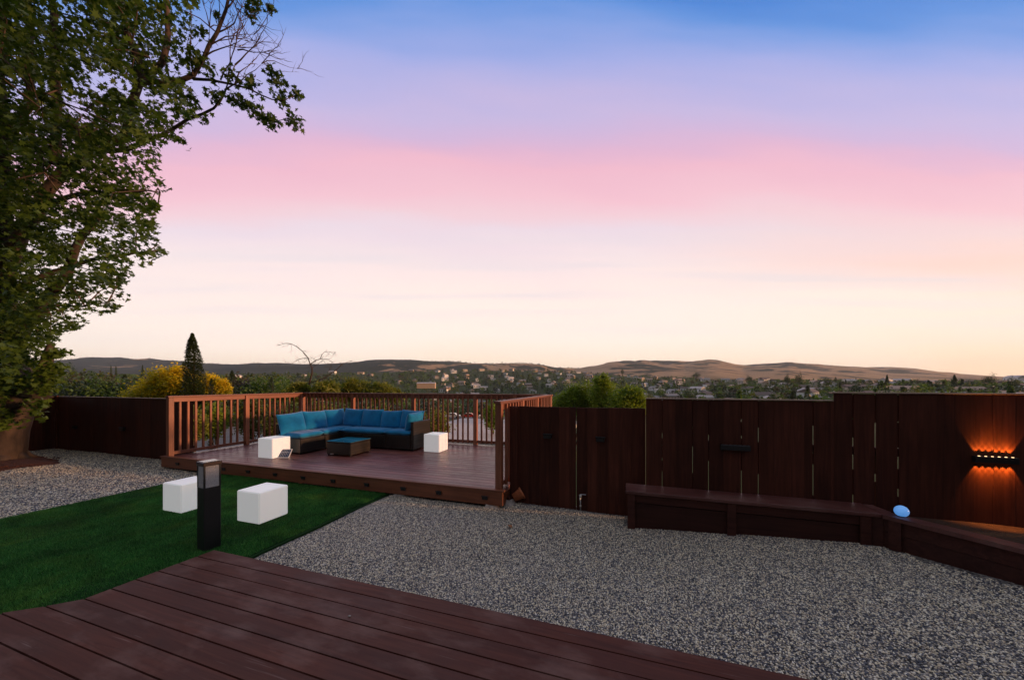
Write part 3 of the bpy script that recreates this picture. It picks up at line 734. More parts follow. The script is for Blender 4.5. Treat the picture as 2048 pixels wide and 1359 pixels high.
# angled retaining wall with cap
A = Vector((3.985, -.205)); Bv = Vector((6.2, -2.62)); d = (Bv-A).normalized(); n_ = Vector((-d.y, d.x))
o, b = yard('planter_wall', 'low dark timber planter wall running from the bench end to the right', 'planter wall', (A.x, A.y, 0))
def strip(a0, a1, z0, z1, s0=0.0, s1=None):
    s1 = (Bv-A).length if s1 is None else s1
    return [tuple(A+d*s0+n_*a0), tuple(A+d*s1+n_*a0), tuple(A+d*s1+n_*a1), tuple(A+d*s0+n_*a1)]
mb = MB(); mb.prism(strip(-.02, .13, 0, 0), .41, .447); mb.build('cap', M['bench'], o, b)
mb = MB(); mb.prism(strip(.012, .05, 0, 0), -.02, .2785, rnd=.3); mb.prism(strip(.010, .05, 0, 0), .2825, .4095, rnd=.5); mb.build('wall_board', M['fence_h'], o, b)
mb = MB(); mb.prism([(3.9825, -.20), (3.9825, .10), (4.06, .10), (4.10, -.10), (3.99, -.205)], .4085, .4462); mb.build('corner_cap', M['bench'], o, b)
mb = MB(); mb.prism([(3.91, -.162), (3.91, -.13), (4.02, -.15), (4.01, -.20), (3.985, -.20)], -.02, .4075); mb.build('corner_board', M['fence_h'], o, b)
for s0 in (.04, 1.3):
    mb = MB(); mb.prism(strip(-.015, .0095, 0, 0, s0, s0+.085), -.02, .4095); mb.build('post', M['fence_h'], o, b)
mb = MB(); pl = []
m_, k_ = 26, 12
for i in range(m_):
    for j in range(k_):
        a = A+d*(i/(m_-1))*(Bv-A).length+n_*.051; e = Vector((a.x+.02, .138)) if i else Vector((A.x+.01, .138)); w = j/(k_-1)
        p = a*(1-w)+e*w; pl.append((p.x, p.y, .345+.03*float(fbm(np.array([p.x*3.1]), np.array([p.y*3.1+40]), 2)[0])))
mb.add(pl, [(i*k_+j, (i+1)*k_+j, (i+1)*k_+j+1, i*k_+j+1) for i in range(m_-1) for j in range(k_-1)], 0, .5, True)
so = mb.build('planter_soil', M['soil'], kind='structure'); so.location = P0; so.rotation_euler = (0, 0, ANG)
# glowing globe
pb = at(1803, 1031, .45); vb, ub = FL(pb)
o, b = yard('globe_lamp', 'small pale blue glowing globe lamp at the bench corner', 'globe lamp', (vb, ub, .40))
t = NT('blue_globe'); t.set(col=(.35, .6, .9), rough=.25, em=(.10, .36, .90), es=.55); M['globe'] = t.m
mb = MB(); rr_ = .052; mb.lathe([(rr_*math.cos(R(a)), rr_*math.sin(R(a))) for a in range(-55, 90, 12)], (0, 0, .096), 24); mb.build('globe', M['globe'], o)
mb = MB(); mb.lathe([(.03, 0), (.033, .02), (.031, .052)], (0, 0, 0), 18); mb.build('base', M['blackbox'], o)

# ------------------------------------------------------------------ white cubes, faint glow added
CG = 'white cube stools with added glow'
def cube(px, py, z, s, label, rz=0.0):
    w = at(px, py, z); v, u = FL(w)
    o = thing('white_cube', label, 'cube stool', F(v, u, z), ANG+rz)
    mb = MB(); mb.box(-s, 0, 0, s, .004, s, bev=.012)
    c = mb.build('shell', M['cube'], o); c.data.polygons.foreach_set('use_smooth', [False]*len(c.data.polygons))
    mb = MB(); mb.box(-s+.03, -.03, .03, s-.03, 0, .0035); mb.build('base', M['blackbox'], o)
    o['group'] = CG
    return v, u
cube(518, 1049.5, .03, .378, 'white cube stool on the turf, the nearest one, right of the bollard')
cube(361.5, 1027.5, .03, .372, 'white cube stool on the turf, partly behind the black bollard')
vc, uc = cube(544.5, 917.5, DZ, .395, 'white cube stool on the deck with a small solar panel leaning on it')
cube(878.5, 905, DZ, .385, 'white cube stool on the deck beside the wicker end of the sofa')
# little solar panel
w = at(566, 915.5, DZ); v, u = FL(w)
o = thing('solar_panel', 'small white framed solar panel leaning on a cube', 'solar panel', F(v, u, DZ), ANG+R(18))
Mx = Matrix.Rotation(R(-38), 4, 'X')
mb = MB(); mb.box(-.115, .115, -.006, .006, 0, .20, bev=.003, M=Mx); mb.build('frame', simple('white_plastic', (.8, .8, .8), .4), o)
mb = MB(); mb.box(-.098, .098, -.0082, -.0065, .016, .184, M=Mx); mb.build('cells', M['cells'], o)

# ------------------------------------------------------------------ bollard lamp
o = thing('bollard_lamp', 'black square bollard lamp with seeded glass head at the near deck corner', 'bollard lamp', Vector((-3.115, 3.60, 0)), ANG-R(9))
s = .072; H0 = .915
mb = MB(); mb.box(-s, s, -s, s, 0, .655, bev=.003); mb.build('post', M['black'], o)
mb = MB(); mb.box(-s-.012, s+.012, -s-.012, s+.012, .002, .012, bev=.002); mb.build('base_plate', M['black'], o)
for sx_ in (-1, 1):
    for sy_ in (-1, 1):
        mb = MB(); a, c = sorted((sx_*s, sx_*(s-.014))); e, f = sorted((sy_*s, sy_*(s-.014)))
        mb.box(a, c, e, f, .6555, .8745); mb.build('corner_bar', M['black'], o)
mb = MB(); mb.box(-s-.006, s+.006, -s-.006, s+.006, .875, .912, bev=.003); cp = mb.build('cap', M['cap'], o)
mb = MB(); mb.box(-s+.008, s-.008, -s+.008, s-.008, .9125, .916); mb.build('solar_cell', M['solarglass'], cp)
for (x0, x1, y0, y1) in ((-s+.015, s-.015, -s+.004, -s+.008), (-s+.015, s-.015, s-.008, s-.004), (-s+.004, -s+.008, -s+.015, s-.015), (s-.008, s-.004, -s+.015, s-.015)):
    mb = MB(); mb.box(x0, x1, y0, y1, .656, .874); mb.build('glass_pane', M['seeded'], o)
mb = MB(); mb.tube([(0, 0, .656), (0, 0, .80)], .018, 12); mb.build('lamp_tube', M['steel'], o)

# ------------------------------------------------------------------ sectional sofa
def pillow_mesh(w, h, tk, n=12, puff=1.0, dip=.06, seed=0):
    """a filled cushion: w wide (x), h high (z), thick tk (y); pinched corners, slightly dipped edges"""
    rnd = random.Random(seed); vs = []; fs = []
    g = lambda a: math.copysign(abs(a)**.8, a)
    ph = rnd.uniform(0, 6)
    for side in (-1, 1):
        for i in range(n+1):
            for j in range(n+1):
                a = g(-1+2*i/n); c = g(-1+2*j/n)
                ex = 1-dip*(1-abs(a)**2.2)*abs(c)**6; ez = 1-dip*(1-abs(c)**2.2)*abs(a)**6
                f = (max(0, 1-abs(a)**2.6)*max(0, 1-abs(c)**2.6))**.42*puff
                x = a*w/2*ez; z = c*h/2*ex; y = side*(tk/2*f+.004)+.006*math.sin(5*a+ph)*math.sin(4*c+ph)*f
                vs.append((x, y, z))
    k = (n+1)**2
    for i in range(n):
        for j in range(n):
            q = [i*(n+1)+j, (i+1)*(n+1)+j, (i+1)*(n+1)+j+1, i*(n+1)+j+1]
            fs.append(tuple(q)); fs.append(tuple(k+t for t in q[::-1]))
    rim = [i*(n+1) for i in range(n+1)] + [n*(n+1)+j for j in range(1, n+1)] + [i*(n+1)+n for i in range(n-1, -1, -1)] + [j for j in range(n-1, 0, -1)]
    for a, c in zip(rim, rim[1:]+rim[:1]): fs.append((a, k+a, k+c, c))
    return vs, fs
cvx = lambda M_, vs: [M_ @ Vector(p) for p in vs]
# frame: back run front line and left run inner line, in yard axes
bfr, bfu = FL((-2.153, 7.65)); lfv, lfu = FL((-4.40, 7.28))
SD = .70; SH = .335
XR = bfr; YF = bfu                                                 # right front corner of the back run
XI = lfv; YE = lfu                                                 # inner line and near end of the left run
XL = XI-SD; YB = YF+SD
so, b = yard('sectional_sofa', 'dark wicker corner sofa with bright teal cushions', 'sofa', (XL, YE, DZ))
z = DZ
def sbox(name, x0, x1, y0, y1, z0, z1, m='rattan', bev=.012, par=None, lab=None):
    mb = MB(); mb.box(x0, x1, y0, y1, z+z0, z+z1, bev=bev); return mb.build(name, M[m], par or so, b, label=lab)
ymid = (YE+YF)/2
sbox('seat_base', XL+.07, XI, YE, YE+.62, .03, SH)
sbox('seat_base', XL+.07, XI, YE+.625, YF, .03, SH)
sbox('corner_base', XL+.07, XI, YF+.004, YB-.07, .03, SH)
wseg = (XR-.085-XI)/3
for k in range(3): sbox('seat_base', XI+.003+k*wseg, XI+(k+1)*wseg-.003, YF, YB-.07, .03, SH)
sbox('backrest', XL, XL+.065, YE, YB, .03, .62)
sbox('backrest', XL+.07, XR-.085, YB-.065, YB, .03, .62)
sbox('armrest', XR-.08, XR, YF, YB, .03, .64)
for x, y in ((XL+.04, YE+.04), (XI-.04, YE+.04), (XI-.04, YF-.05), (XR-.04, YF+.04), (XR-.04, YB-.05), (XL+.04, YB-.05), ((XI+XR)/2, YF+.04)):
    mb = MB(); mb.tube([(x, y, z), (x, y, z+.032)], .018, 8); mb.build('foot', M['blackbox'], so, b)
def seatc(x0, x1, y0, y1):
    vs, fs = pillow_mesh(x1-x0, y1-y0, .115, 14, 1.0, .012, random.random())
    Mx = Matrix.Translation(((x0+x1)/2, (y0+y1)/2, z+SH+.052)) @ Matrix.Rotation(R(90), 4, 'X')
    # squarer profile for seat pads
    vs = [(x, math.copysign(min(abs(y)*1.55, .052), y), zz) for x, y, zz in vs]
    mb = MB(); mb.add(cvx(Mx, vs), fs, 0, None, True); mb.build('seat_cushion', M['teal'], so, b)
seatc(XL+.08, XI+.01, YE-.005, YE+.60)
seatc(XL+.08, XI+.01, YE+.605, YF-.01)
seatc(XL+.08, XI+.01, YF-.005, YB-.08)
h2 = (XR-.09-XI)/2
seatc(XI+.02, XI+h2*1.28, YF-.01, YB-.08); seatc(XI+h2*1.285, XR-.09, YF-.01, YB-.08)
def backc(x, y, rz, w=.60, h=.46, tk=.19, lean=14, zc=None, roll=0):
    vs, fs = pillow_mesh(w, h, tk, 12, 1.0, .07, random.random())
    Mx = Matrix.Translation((x, y, (z+SH+.105+h/2-.035) if zc is None else zc)) @ Matrix.Rotation(rz, 4, 'Z') @ Matrix.Rotation(R(-lean), 4, 'X') @ Matrix.Rotation(R(roll), 4, 'Y')
    mb = MB(); mb.add(cvx(Mx, vs), fs, 0, None, True); mb.build('back_cushion', M['teal'], so, b)
yl = YB-.10-YE; step = yl/3
for k in range(3): backc(XL+.20, YE+.22+k*.60, R(90), .64, .45, .18, 15, roll=(-3, 2, 0)[k])
nb = 4; ws = (XR-.12-(XL+.34))/nb
for k in range(nb): backc(XL+.36+ws*(k+.5), YB-.20, 0, ws+.05, .46 if k != 2 else .44, .18, 13, roll=(2, 0, -2, 2)[k])
backc(XR-.19, YF+.30, R(-90), .56, .44, .18, 14, roll=3)
# coffee table
w = at(701, 913.5, DZ); v, u = FL(w)
o, b = yard('coffee_table', 'low dark wicker coffee table with a bluish glass top', 'coffee table', (v, u, DZ))
mb = MB(); mb.box(v-.62, v, u, u+.58, z+.025, z+.275, bev=.012); mb.build('wicker_base', M['rattan'], o, b)
mb = MB(); mb.box(v-.632, v+.012, u-.012, u+.592, z+.2755, z+.290, bev=.006); mb.build('top_frame', M['rattan'], o, b)
mb = MB(); mb.box(v-.622, v+.002, u-.002, u+.582, z+.2905, z+.297, bev=.002); mb.build('glass_top', M['glass'], o, b)
for x, y in ((v-.03, u+.03), (v-.59, u+.03), (v-.03, u+.55), (v-.59, u+.55)):
    mb = MB(); mb.tube([(x, y, z), (x, y, z+.027)], .018, 8); mb.build('foot', M['blackbox'], o, b)
mb = MB(); mb.box(v-.52, v-.43, u-.003, u-.0005, z+.028, z+.045); mb.build('maker_plate', M['steel'], o, b)

# ------------------------------------------------------------------ foliage helpers
MAPLE = np.array([(0, -.42), (.10, -.12), (.42, -.28), (.28, .02), (.50, .16), (.20, .20), (0, .58), (-.20, .20), (-.50, .16), (-.28, .02), (-.42, -.28), (-.10, -.12)])
NARROW = np.array([(0, -.5), (.07, 0), (0, .5), (-.07, 0)])
RHOMB = np.array([(0, -.5), (.28, 0), (0, .5), (-.28, 0)])
def leaves(C, size, shape=RHOMB, up=.4, rng=RN, fold=.12):
    n = len(C); size = np.broadcast_to(size, (n,))
    nrm = rng.normal(size=(n, 3)); nrm /= np.linalg.norm(nrm, axis=1)[:, None]; nrm[:, 2] = np.abs(nrm[:, 2])*1.0+up; nrm /= np.linalg.norm(nrm, axis=1)[:, None]
    t_ = rng.normal(size=(n, 3)); t_ -= (t_*nrm).sum(1)[:, None]*nrm; t_ /= np.linalg.norm(t_, axis=1)[:, None]; bt = np.cross(nrm, t_)
    k = len(shape)
    x = shape[:, 0][None, :, None]; y = shape[:, 1][None, :, None]
    dz_ = (-fold*(np.abs(shape[:, 0])+np.maximum(shape[:, 1], 0)))[None, :, None]
    V = C[:, None, :]+(t_[:, None, :]*x+bt[:, None, :]*y+nrm[:, None, :]*dz_)*size[:, None, None]
    return V.reshape(-1, 3), k
def leaf_mesh(name, C, size, mat, shape=RHOMB, up=.4, rnd=None, rng=RN):
    V, k = leaves(C, size, shape, up, rng); n = len(C)
    r = rng.random(n) if rnd is None else rnd
    return np_mesh(name, V, np.arange(n*k), np.arange(n)*k, np.full(n, k), [mat], rnd=np.repeat(r, k))
def obj(name, me, parent=None, loc=None):
    o = bpy.data.objects.new(name, me); COL.objects.link(o)
    if parent: o.parent = parent
    if loc is not None: o.location = loc
    return o

# ------------------------------------------------------------------ the big tree on the left
TY = 7.6
def T(px, py, dy=0.0):
    Y = TY+dy; return Vector(((px-1024)/FPX*Y, Y, CAMH-(py-HOR)/FPX*Y))
TB = Vector((-10.98, 7.55, 0))
tree = thing('sycamore_tree', 'big dark broadleaf tree leaning over the gravel at the left', 'tree', TB)
SIL = [(-260,-120),(395,-120),(398,0),(382,40),(392,75),(380,105),(392,130),(372,165),(392,190),(398,225),(372,262),(332,288),(318,318),(314,350),(338,378),(322,402),(314,440),
       (322,480),(338,502),(306,530),(262,548),(240,575),(262,600),(235,620),(192,636),(158,655),(126,668),(104,690),(70,712),(36,742),(0,800),(-120,800),(-260,600)]
SX = np.array([p[0] for p in SIL]); SY = np.array([p[1] for p in SIL])
def inside(px, py):
    c = np.zeros(px.shape, bool); j = len(SX)-1
    for i in range(len(SX)):
        cond = ((SY[i] > py) != (SY[j] > py)) & (px < (SX[j]-SX[i])*(py-SY[i])/(SY[j]-SY[i]+1e-9)+SX[i]); c ^= cond; j = i
    return c
lim = MB(); nodes = []
def limb(pts, r0, r1, dys, n=9, jit=.04, mb=None, rec=True):
    P = [T(x, y, dys[0]+(dys[1]-dys[0])*i/(len(pts)-1)) for i, (x, y) in enumerate(pts)]
    # subdivide with wobble
    Q = []
    for a, c in zip(P[:-1], P[1:]):
        m = max(1, int((c-a).length/.25))
        for k in range(m):
            q = a.lerp(c, k/m)
            if k: q += Vector([random.gauss(0, .012+.04*r0) for _ in range(3)])
            Q.append(q)
    Q.append(P[-1]); K = len(Q); rad = [r0+(r1-r0)*(i/(K-1))**.8 for i in range(K)]
    (mb or lim).tube(Q, rad, n, jit=jit)
    if rec: nodes.extend([(q, rr) for q, rr in zip(Q, rad)])
    return Q
tr = MB()
Pq = [TB+Vector((-.05, 0, -.15)), TB+Vector((0, 0, .08)), TB+Vector((.08, 0, .35)), T(20, 862), T(36, 815), T(52, 785), T(64, 765)]
tr.tube(Pq, [.37, .31, .27, .25, .235, .22, .20], 18, jit=.05)
for a_ in range(7):                                                # root flare
    t_ = a_*.9+.3; c_ = Vector((math.cos(t_), math.sin(t_), 0))
    tr.tube([TB+c_*.18+Vector((0, 0, .22)), TB+c_*.34+Vector((0, 0, .07)), TB+c_*(.58+.12*math.sin(a_*3))+Vector((0, 0, -.04))], [.13, .08, .03], 8, jit=.08)
tr.tube([T(72, 790), T(88, 745), T(98, 705), T(103, 684)], [.24, .12, .08, .045], 10, jit=.08)   # the broken stub
tr.tube([T(60, 815), T(35, 760, .1), T(22, 700, .2), T(8, 620, .3), T(0, 540, .3), T(8, 470, .3), T(-4, 380, .3), T(4, 280, .3), T(-6, 150, .3), T(0, 0, .3), T(8, -110, .3)], [.27, .24, .22, .20, .18, .17, .15, .13, .11, .08, .05], 14, jit=.04)
tr.build('trunk', M['bark'], tree, TB)
limb([(22, 700), (62, 640), (95, 598), (132, 552), (150, 500), (165, 470), (200, 430)], .15, .05, (.2, -.4))
limb([(0, 560), (40, 470), (85, 400), (130, 340), (190, 300), (240, 280), (254, 262), (257, 220), (270, 190), (279, 165), (281, 130), (268, 100), (257, 74), (245, 20), (240, -60)], .16, .035, (.2, -.5))
limb([(279, 165), (300, 150), (325, 125), (334, 90), (335, 40), (334, -40)], .065, .035, (-.35, -.4))
limb([(283, 165), (300, 163), (346, 167), (386, 151), (410, 112), (434, 66), (452, 20), (460, -40)], .06, .020, (-.35, -.5))
limb([(386, 158), (420, 160), (441, 164), (470, 170), (497, 177), (522, 190), (544, 199), (566, 201), (588, 192)], .030, .006, (-.45, -.6), 6)
limb([(190, 300), (250, 300), (320, 272), (350, 255), (375, 239), (405, 228), (427, 217), (440, 203), (449, 188), (456, 165), (470, 130)], .060, .008, (.1, -.5))
limb([(427, 217), (445, 190), (475, 205), (500, 214), (520, 228), (548, 244), (570, 238), (590, 238)], .014, .005, (-.4, -.6), 6)
limb([(110, 330), (112, 260), (113, 190), (107, 73), (104, -60)], .09, .05, (.0, -.2))
limb([(20, 600), (60, 560), (120, 540), (180, 520), (250, 510), (320, 500)], .08, .012, (.3, .5))
limb([(10, 500), (70, 420), (150, 390), (230, 380), (320, 385)], .08, .012, (-.2, -.9))
limb([(0, 640), (50, 620), (110, 610), (170, 612), (215, 606)], .06, .010, (.0, -.8))
limb([(0, 300), (60, 200), (60, 90), (50, -40)], .09, .04, (.4, 1.0))
limb([(0, 110), (40, 150), (75, 186), (95, 188), (125, 205), (170, 222), (215, 243), (240, 258)], .016, .010, (-1.4, -1.4), 6)   # pale dead twigs in front
limb([(100, 330), (88, 345), (84, 290), (76, 330)], .012, .006, (-1.5, -1.5), 5)
limb([(162, 280), (152, 245), (165, 230)], .010, .005, (-1.5, -1.5), 5)
limb([(195, 257), (160, 280), (156, 262)], .010, .005, (-1.5, -1.5), 5)
limb([(70, 185), (80, 215), (60, 238)], .009, .004, (-1.5, -1.5), 5)
limb([(240, 75), (265, 80), (300, 115)], .008, .004, (-1.2, -1.2), 5)
# fan of bare twigs at the upper right of the crown
def twig(p, d, L, r, depth, mb):
    n = 5; P = [p]; dd = d.copy()
    for i in range(n):
        dd = (dd+Vector([random.gauss(0, .17) for _ in range(3)])+Vector((0, 0, .015))).normalized(); P.append(P[-1]+dd*L/n)
    mb.tube(P, [r*(1-.16*i) for i in range(n+1)], 5, cap=False)
    if depth > 0:
        for k in range(random.choice((2, 3, 3))):
            q = P[random.randint(1, n)]; nd_ = (dd+Vector((random.uniform(-.9, .9), random.uniform(-.6, .6), random.uniform(-.5, .8)))).normalized()
            twig(q, nd_, L*random.uniform(.5, .8), r*.62, depth-1, mb)
tw = MB()
for (x, y, tx_, ty_, L, dep) in ((410,112,520,60,.95,3),(434,66,545,20,1.0,3),(441,160,470,60,1.0,3),(400,130,470,95,.8,3),(452,20,520,-30,.8,2),(449,180,535,110,.95,3),(456,150,500,70,.8,3),
                                (386,151,372,60,1.0,2),(470,168,500,110,.6,2),(420,90,480,30,.9,3),(434,66,420,-40,.8,2),(470,130,530,80,.8,3),(460,0,530,30,.8,2),(497,177,500,130,.35,1),(475,100,530,95,.55,2)):
    a = T(x, y, -.45); c = T(tx_, ty_, -.5); twig(a, (c-a).normalized(), L, .0155, dep, tw)
tw.build('bare_twigs', M['bark_d'], tree, TB)
# crown: clumps of leaves on a real volume, kept to the outline the tree has
NC = 1500; CP = []
while len(CP) < NC:
    px = random.uniform(-250, 400); py = random.uniform(-115, 760); dy = random.gauss(0, 1.15)
    if abs(dy) > 2.3: continue
    if px > 130 and random.random() < .12: continue
    if not inside(np.array([px]), np.array([py]))[0]: continue
    CP.append((px, py, dy))
big = np.array(CP); nn = fbm(big[:, 0]/60+10, big[:, 1]/60+10, 21, 3)
keep = (nn > -.07) | (RN.random(len(big)) < .28) | ((big[:, 0] < 150) & (RN.random(len(big)) < .75)); big = big[keep]
CC = []; RS = []
for px, py, dy in big:
    w = T(px, py, dy); m = random.randint(26, 48); rad = random.uniform(.13, .32); tint = random.uniform(0, .55)
    pts = RN.normal(size=(m, 3))*np.array([rad, rad, rad*.62])*.62+np.array(w)
    pts[:, 2] -= .25*np.abs(pts[:, 0]-w.x)
    q = pts; qx = 1024+FPX*q[:, 0]/q[:, 1]; qy = HOR-FPX*(q[:, 2]-CAMH)/q[:, 1]
    ok = inside(qx+RN.normal(size=m)*3, qy+RN.normal(size=m)*3)
    CC.append(pts[ok]); RS.append(np.clip(tint+RN.random(ok.sum())*.45, 0, 1))
# twig-end clusters on the long right-hand branch and around the stub
EXTRA = [(463,154,.13,34),(504,169,.13,34),(548,146,.12,34),(550,168,.10,20),(563,199,.12,32),(592,188,.10,28),(474,199,.14,36),(495,208,.09,20),(515,222,.12,32),(541,243,.14,40),(585,239,.13,40),(523,236,.10,24),
         (423,190,.10,22),(412,118,.0,0),(390,118,.20,60),(405,130,.12,30),(379,199,.14,40),(405,70,.13,24),(511,11,.12,30),(541,18,.08,16),(504,29,.09,20),(434,31,.06,8),(410,238,.08,14),(360,280,.09,16),(352,100,.3,60),(345,40,.3,60),
         (430,160,.05,8),(575,170,.04,5),(440,185,.07,12),
         (100,712,.14,60),(112,735,.15,70),(95,745,.16,80),(88,775,.15,80),(78,805,.12,50),(70,825,.08,24),(118,705,.10,30),(62,765,.15,60),(100,760,.12,50),(45,720,.2,90),(30,690,.25,120),(10,720,.3,120),
         (5,780,.2,60),(0,830,.2,60),(10,850,.12,30),(84,838,.05,8),(-10,800,.3,120),(20,760,.15,50),(2,410,.15,60),(12,385,.12,50),(5,640,.2,90)]
for px, py, rad, m in EXTRA:
    if m == 0: continue
    front_ = -.35 if px < 130 and py > 350 else -.5
    m = int(m*1.5); w = T(px, py, front_); pts = RN.normal(size=(m, 3))*np.array([rad, rad*1.2, rad*.8])*.62+np.array(w); CC.append(pts)
    RS.append(np.clip((.55 if px < 130 and py > 350 else .15)+RN.random(m)*.45, 0, 1))
CC = np.concatenate(CC); RS = np.concatenate(RS)
lsz = RN.uniform(.075, .135, len(CC))
me = leaf_mesh('crown', CC-np.array(TB), lsz, M['leaf'], MAPLE, .35, RS)
obj('crown', me, tree)
# small branches joining limbs to clumps
nodesP = np.array([tuple(q) for q, r in nodes])
for px, py, dy in big[::4]:
    w = T(px, py, dy); i = int(np.argmin(((nodesP-np.array(w))**2).sum(1))); a = Vector(nodesP[i]); mid = a.lerp(w, .5)+Vector((0, 0, .08))+Vector([random.gauss(0, .06) for _ in range(3)])
    if (w-a).length < .95: lim.tube([a, mid, w], [.014, .010, .005], 5, cap=False)
lim.build('branches', M['bark'], tree, TB)
o = thing('root_bed', 'dark reddish bark mulch ring around the foot of the tree', 'mulch bed', TB+Vector((.1, -.35, 0)))
mb = MB(); ring = []; nR = 40
for i in range(nR):
    t_ = 2*math.pi*i/nR; r_ = 1.05*(1+.13*math.sin(3*t_)+.08*math.sin(7*t_)); ring.append((r_*math.cos(t_)*1.1, r_*math.sin(t_)*.75, 0))
cc_ = [(x*.8, y*.8, .05+.02*random.random()) for x, y, _ in ring]; c3 = [(x*.4, y*.4, .09+.02*random.random()) for x, y, _ in ring]
mb.add(ring+cc_+c3, [(i, (i+1) % nR, nR+(i+1) % nR, nR+i) for i in range(nR)]+[(nR+i, nR+(i+1) % nR, 2*nR+(i+1) % nR, 2*nR+i) for i in range(nR)]+[tuple(range(2*nR, 3*nR))], 0, .5)
t = NT('bark_mulch'); g = t.noise(t.mp((1, 2.2, 1)), 26, 5); t.set(col=t.mix(g, (.035, .012, .008), (.13, .045, .028)), rough=.95); t.bump(g, 1.0, .03); M['mulch'] = t.m
mb.build('mulch', M['mulch'], o)
mb = MB()
for k in range(160):
    t_ = random.uniform(0, 6.28); r_ = 1.2*math.sqrt(random.random()); x, y = r_*math.cos(t_), r_*math.sin(t_)*.72; s_ = random.uniform(.02, .06)
    mb.box(x-s_, x+s_, y-s_*.3, y+s_*.3, .03+.06*(1.2-r_), .045+.07*(1.2-r_), rot=random.uniform(0, 3))
mb.build('bark_chips', M['mulch'], o)
# a white pipe end against the fence by the trunk
w = at(52, 893, 0)
o = thing('white_post', 'short white post standing by the fence behind the tree trunk', 'post', w)
mb = MB(); mb.lathe([(.03, 0), (.03, .22), (.045, .225), (.045, .26), (.02, .275)], n=12); mb.build('shaft', simple('white_paint', (.7, .7, .68), .5), o)

# ------------------------------------------------------------------ trees and bushes beyond the fences
def ellip(n, rng=RN, hollow=.35):
    p = rng.normal(size=(n, 3)); p /= np.linalg.norm(p, axis=1)[:, None]; r = (hollow+(1-hollow)*rng.random(n))**.7; return p*r[:, None]
def clumpy(n, clumps, spread, rng=RN, hollow=.3):
    """leaf centres in clumps through a unit ball"""
    c = ellip(clumps, rng, hollow)*(1-spread*.5); i = rng.integers(0, clumps, n)
    return c[i]+rng.normal(size=(n, 3))*spread*.42, i
def proto_round(name, mat, n, ls, seed, h=1.0, w=.5, trunkh=.25, bk='bark_d'):
    """unit-height tree: crown + trunk objects under an Empty"""
    rng = np.random.default_rng(seed); p, i = clumpy(n, max(6, n//26), .42, rng)
    p = p*np.array([w, w, (1-trunkh)*.5])+np.array([0, 0, trunkh+(1-trunkh)*.5]); p[:, 2] = np.maximum(p[:, 2], trunkh*.6)
    cr = rng.random(i.max()+1)*.7
    me = leaf_mesh('crown', p, rng.uniform(ls*.7, ls*1.3, n), M[mat], RHOMB, .3, np.clip(cr[i]+rng.random(n)*.3, 0, 1), rng)
    mb = MB(); mb.tube([(0, 0, -.12), (0, 0, trunkh*.6), (.02, .01, trunkh*1.5), (0, .02, .7)], [.035, .028, .018, .006], 6, jit=.1)
    for k in range(4): a = k*1.7+seed; mb.tube([(0, 0, trunkh*.9), (.18*w*2*math.cos(a), .18*w*2*math.sin(a), trunkh+.25)], [.015, .005], 5)
    return me, mb
def proto_conifer(name, mat, n, ls, seed, w=.22):
    rng = np.random.default_rng(seed); t_ = rng.random(n)**.75; ang = rng.random(n)*6.283
    lay = np.floor(t_*14)/14*.6+t_*.4; r = (1-lay)**.9*w*(.5+.5*rng.random(n)**.4)*(1+.25*np.sin(ang*3+seed+lay*20))
    p = np.stack([r*np.cos(ang), r*np.sin(ang), .08+.92*t_+.0*r], -1)
    me = leaf_mesh('crown', p, rng.uniform(ls*.7, ls*1.3, n), M[mat], RHOMB, .2, None, rng)
    mb = MB(); mb.tube([(0, 0, -.12), (0, 0, .95)], [.03, .004], 6); return me, mb
def make_tree(name, label, cat, me, mb, loc, sc, rz=0.0, group=None, bk='bark_d'):
    o = thing(name, label, cat, loc, rz, group); o.scale = sc
    obj('crown', me, o); mb.build('trunk', M[bk], o); return o
def gpt(px, Y): return (px-1024)/FPX*Y
def ztop(py, Y): return CAMH-(py-HOR)/FPX*Y
# Italian cypress
def cypress(px, ptop, Y, wid, label, n=5200, seed=1, ls=.012):
    x = gpt(px, Y); zg = tz(x, Y); H = ztop(ptop, Y)-zg; rng = np.random.default_rng(seed)
    t_ = rng.random(n)**1.1; prof = np.interp(t_, [0, .3, .5, .65, .76, .84, .93, 1], [1, .98, .95, .86, .74, .60, .40, .06])
    ang = rng.random(n)*6.283; r = prof*wid/2*(.45+.55*rng.random(n)**.5)*(1+.16*np.sin(ang*2+t_*9)+.14*np.sin(ang*3-t_*31)+.10*rng.normal(size=n))
    lean = .10*wid*np.sin(t_*5)*t_
    p = np.stack([r*np.cos(ang)+lean, r*np.sin(ang), t_*H], -1)
    o = thing('cypress_tree', label, 'cypress', (x, Y, zg))
    obj('crown', leaf_mesh('crown', p, rng.uniform(ls*H*.7, ls*H*1.3, n), M['cypress'], RHOMB, .9, None, rng), o)
    mb = MB(); mb.tube([(0, 0, -.3), (0, 0, H*.9)], [.12, .02], 7); mb.build('trunk', M['bark_d'], o)
cypress(388, 666, 26, 1.28, 'tall slim dark cypress beside the yellow bush', 18000, 1, .014)
cypress(466, 740, 30, .95, 'small dark cypress just right of the yellow bush', 2600, 2, .02)
cypress(545, 753, 40, 1.1, 'short dim cypress right of centre between yellow bush and bare tree', 2000, 3, .022)
cypress(424, 757, 24, .55, 'smallest dark cypress in front of the yellow bush', 1400, 4, .022)
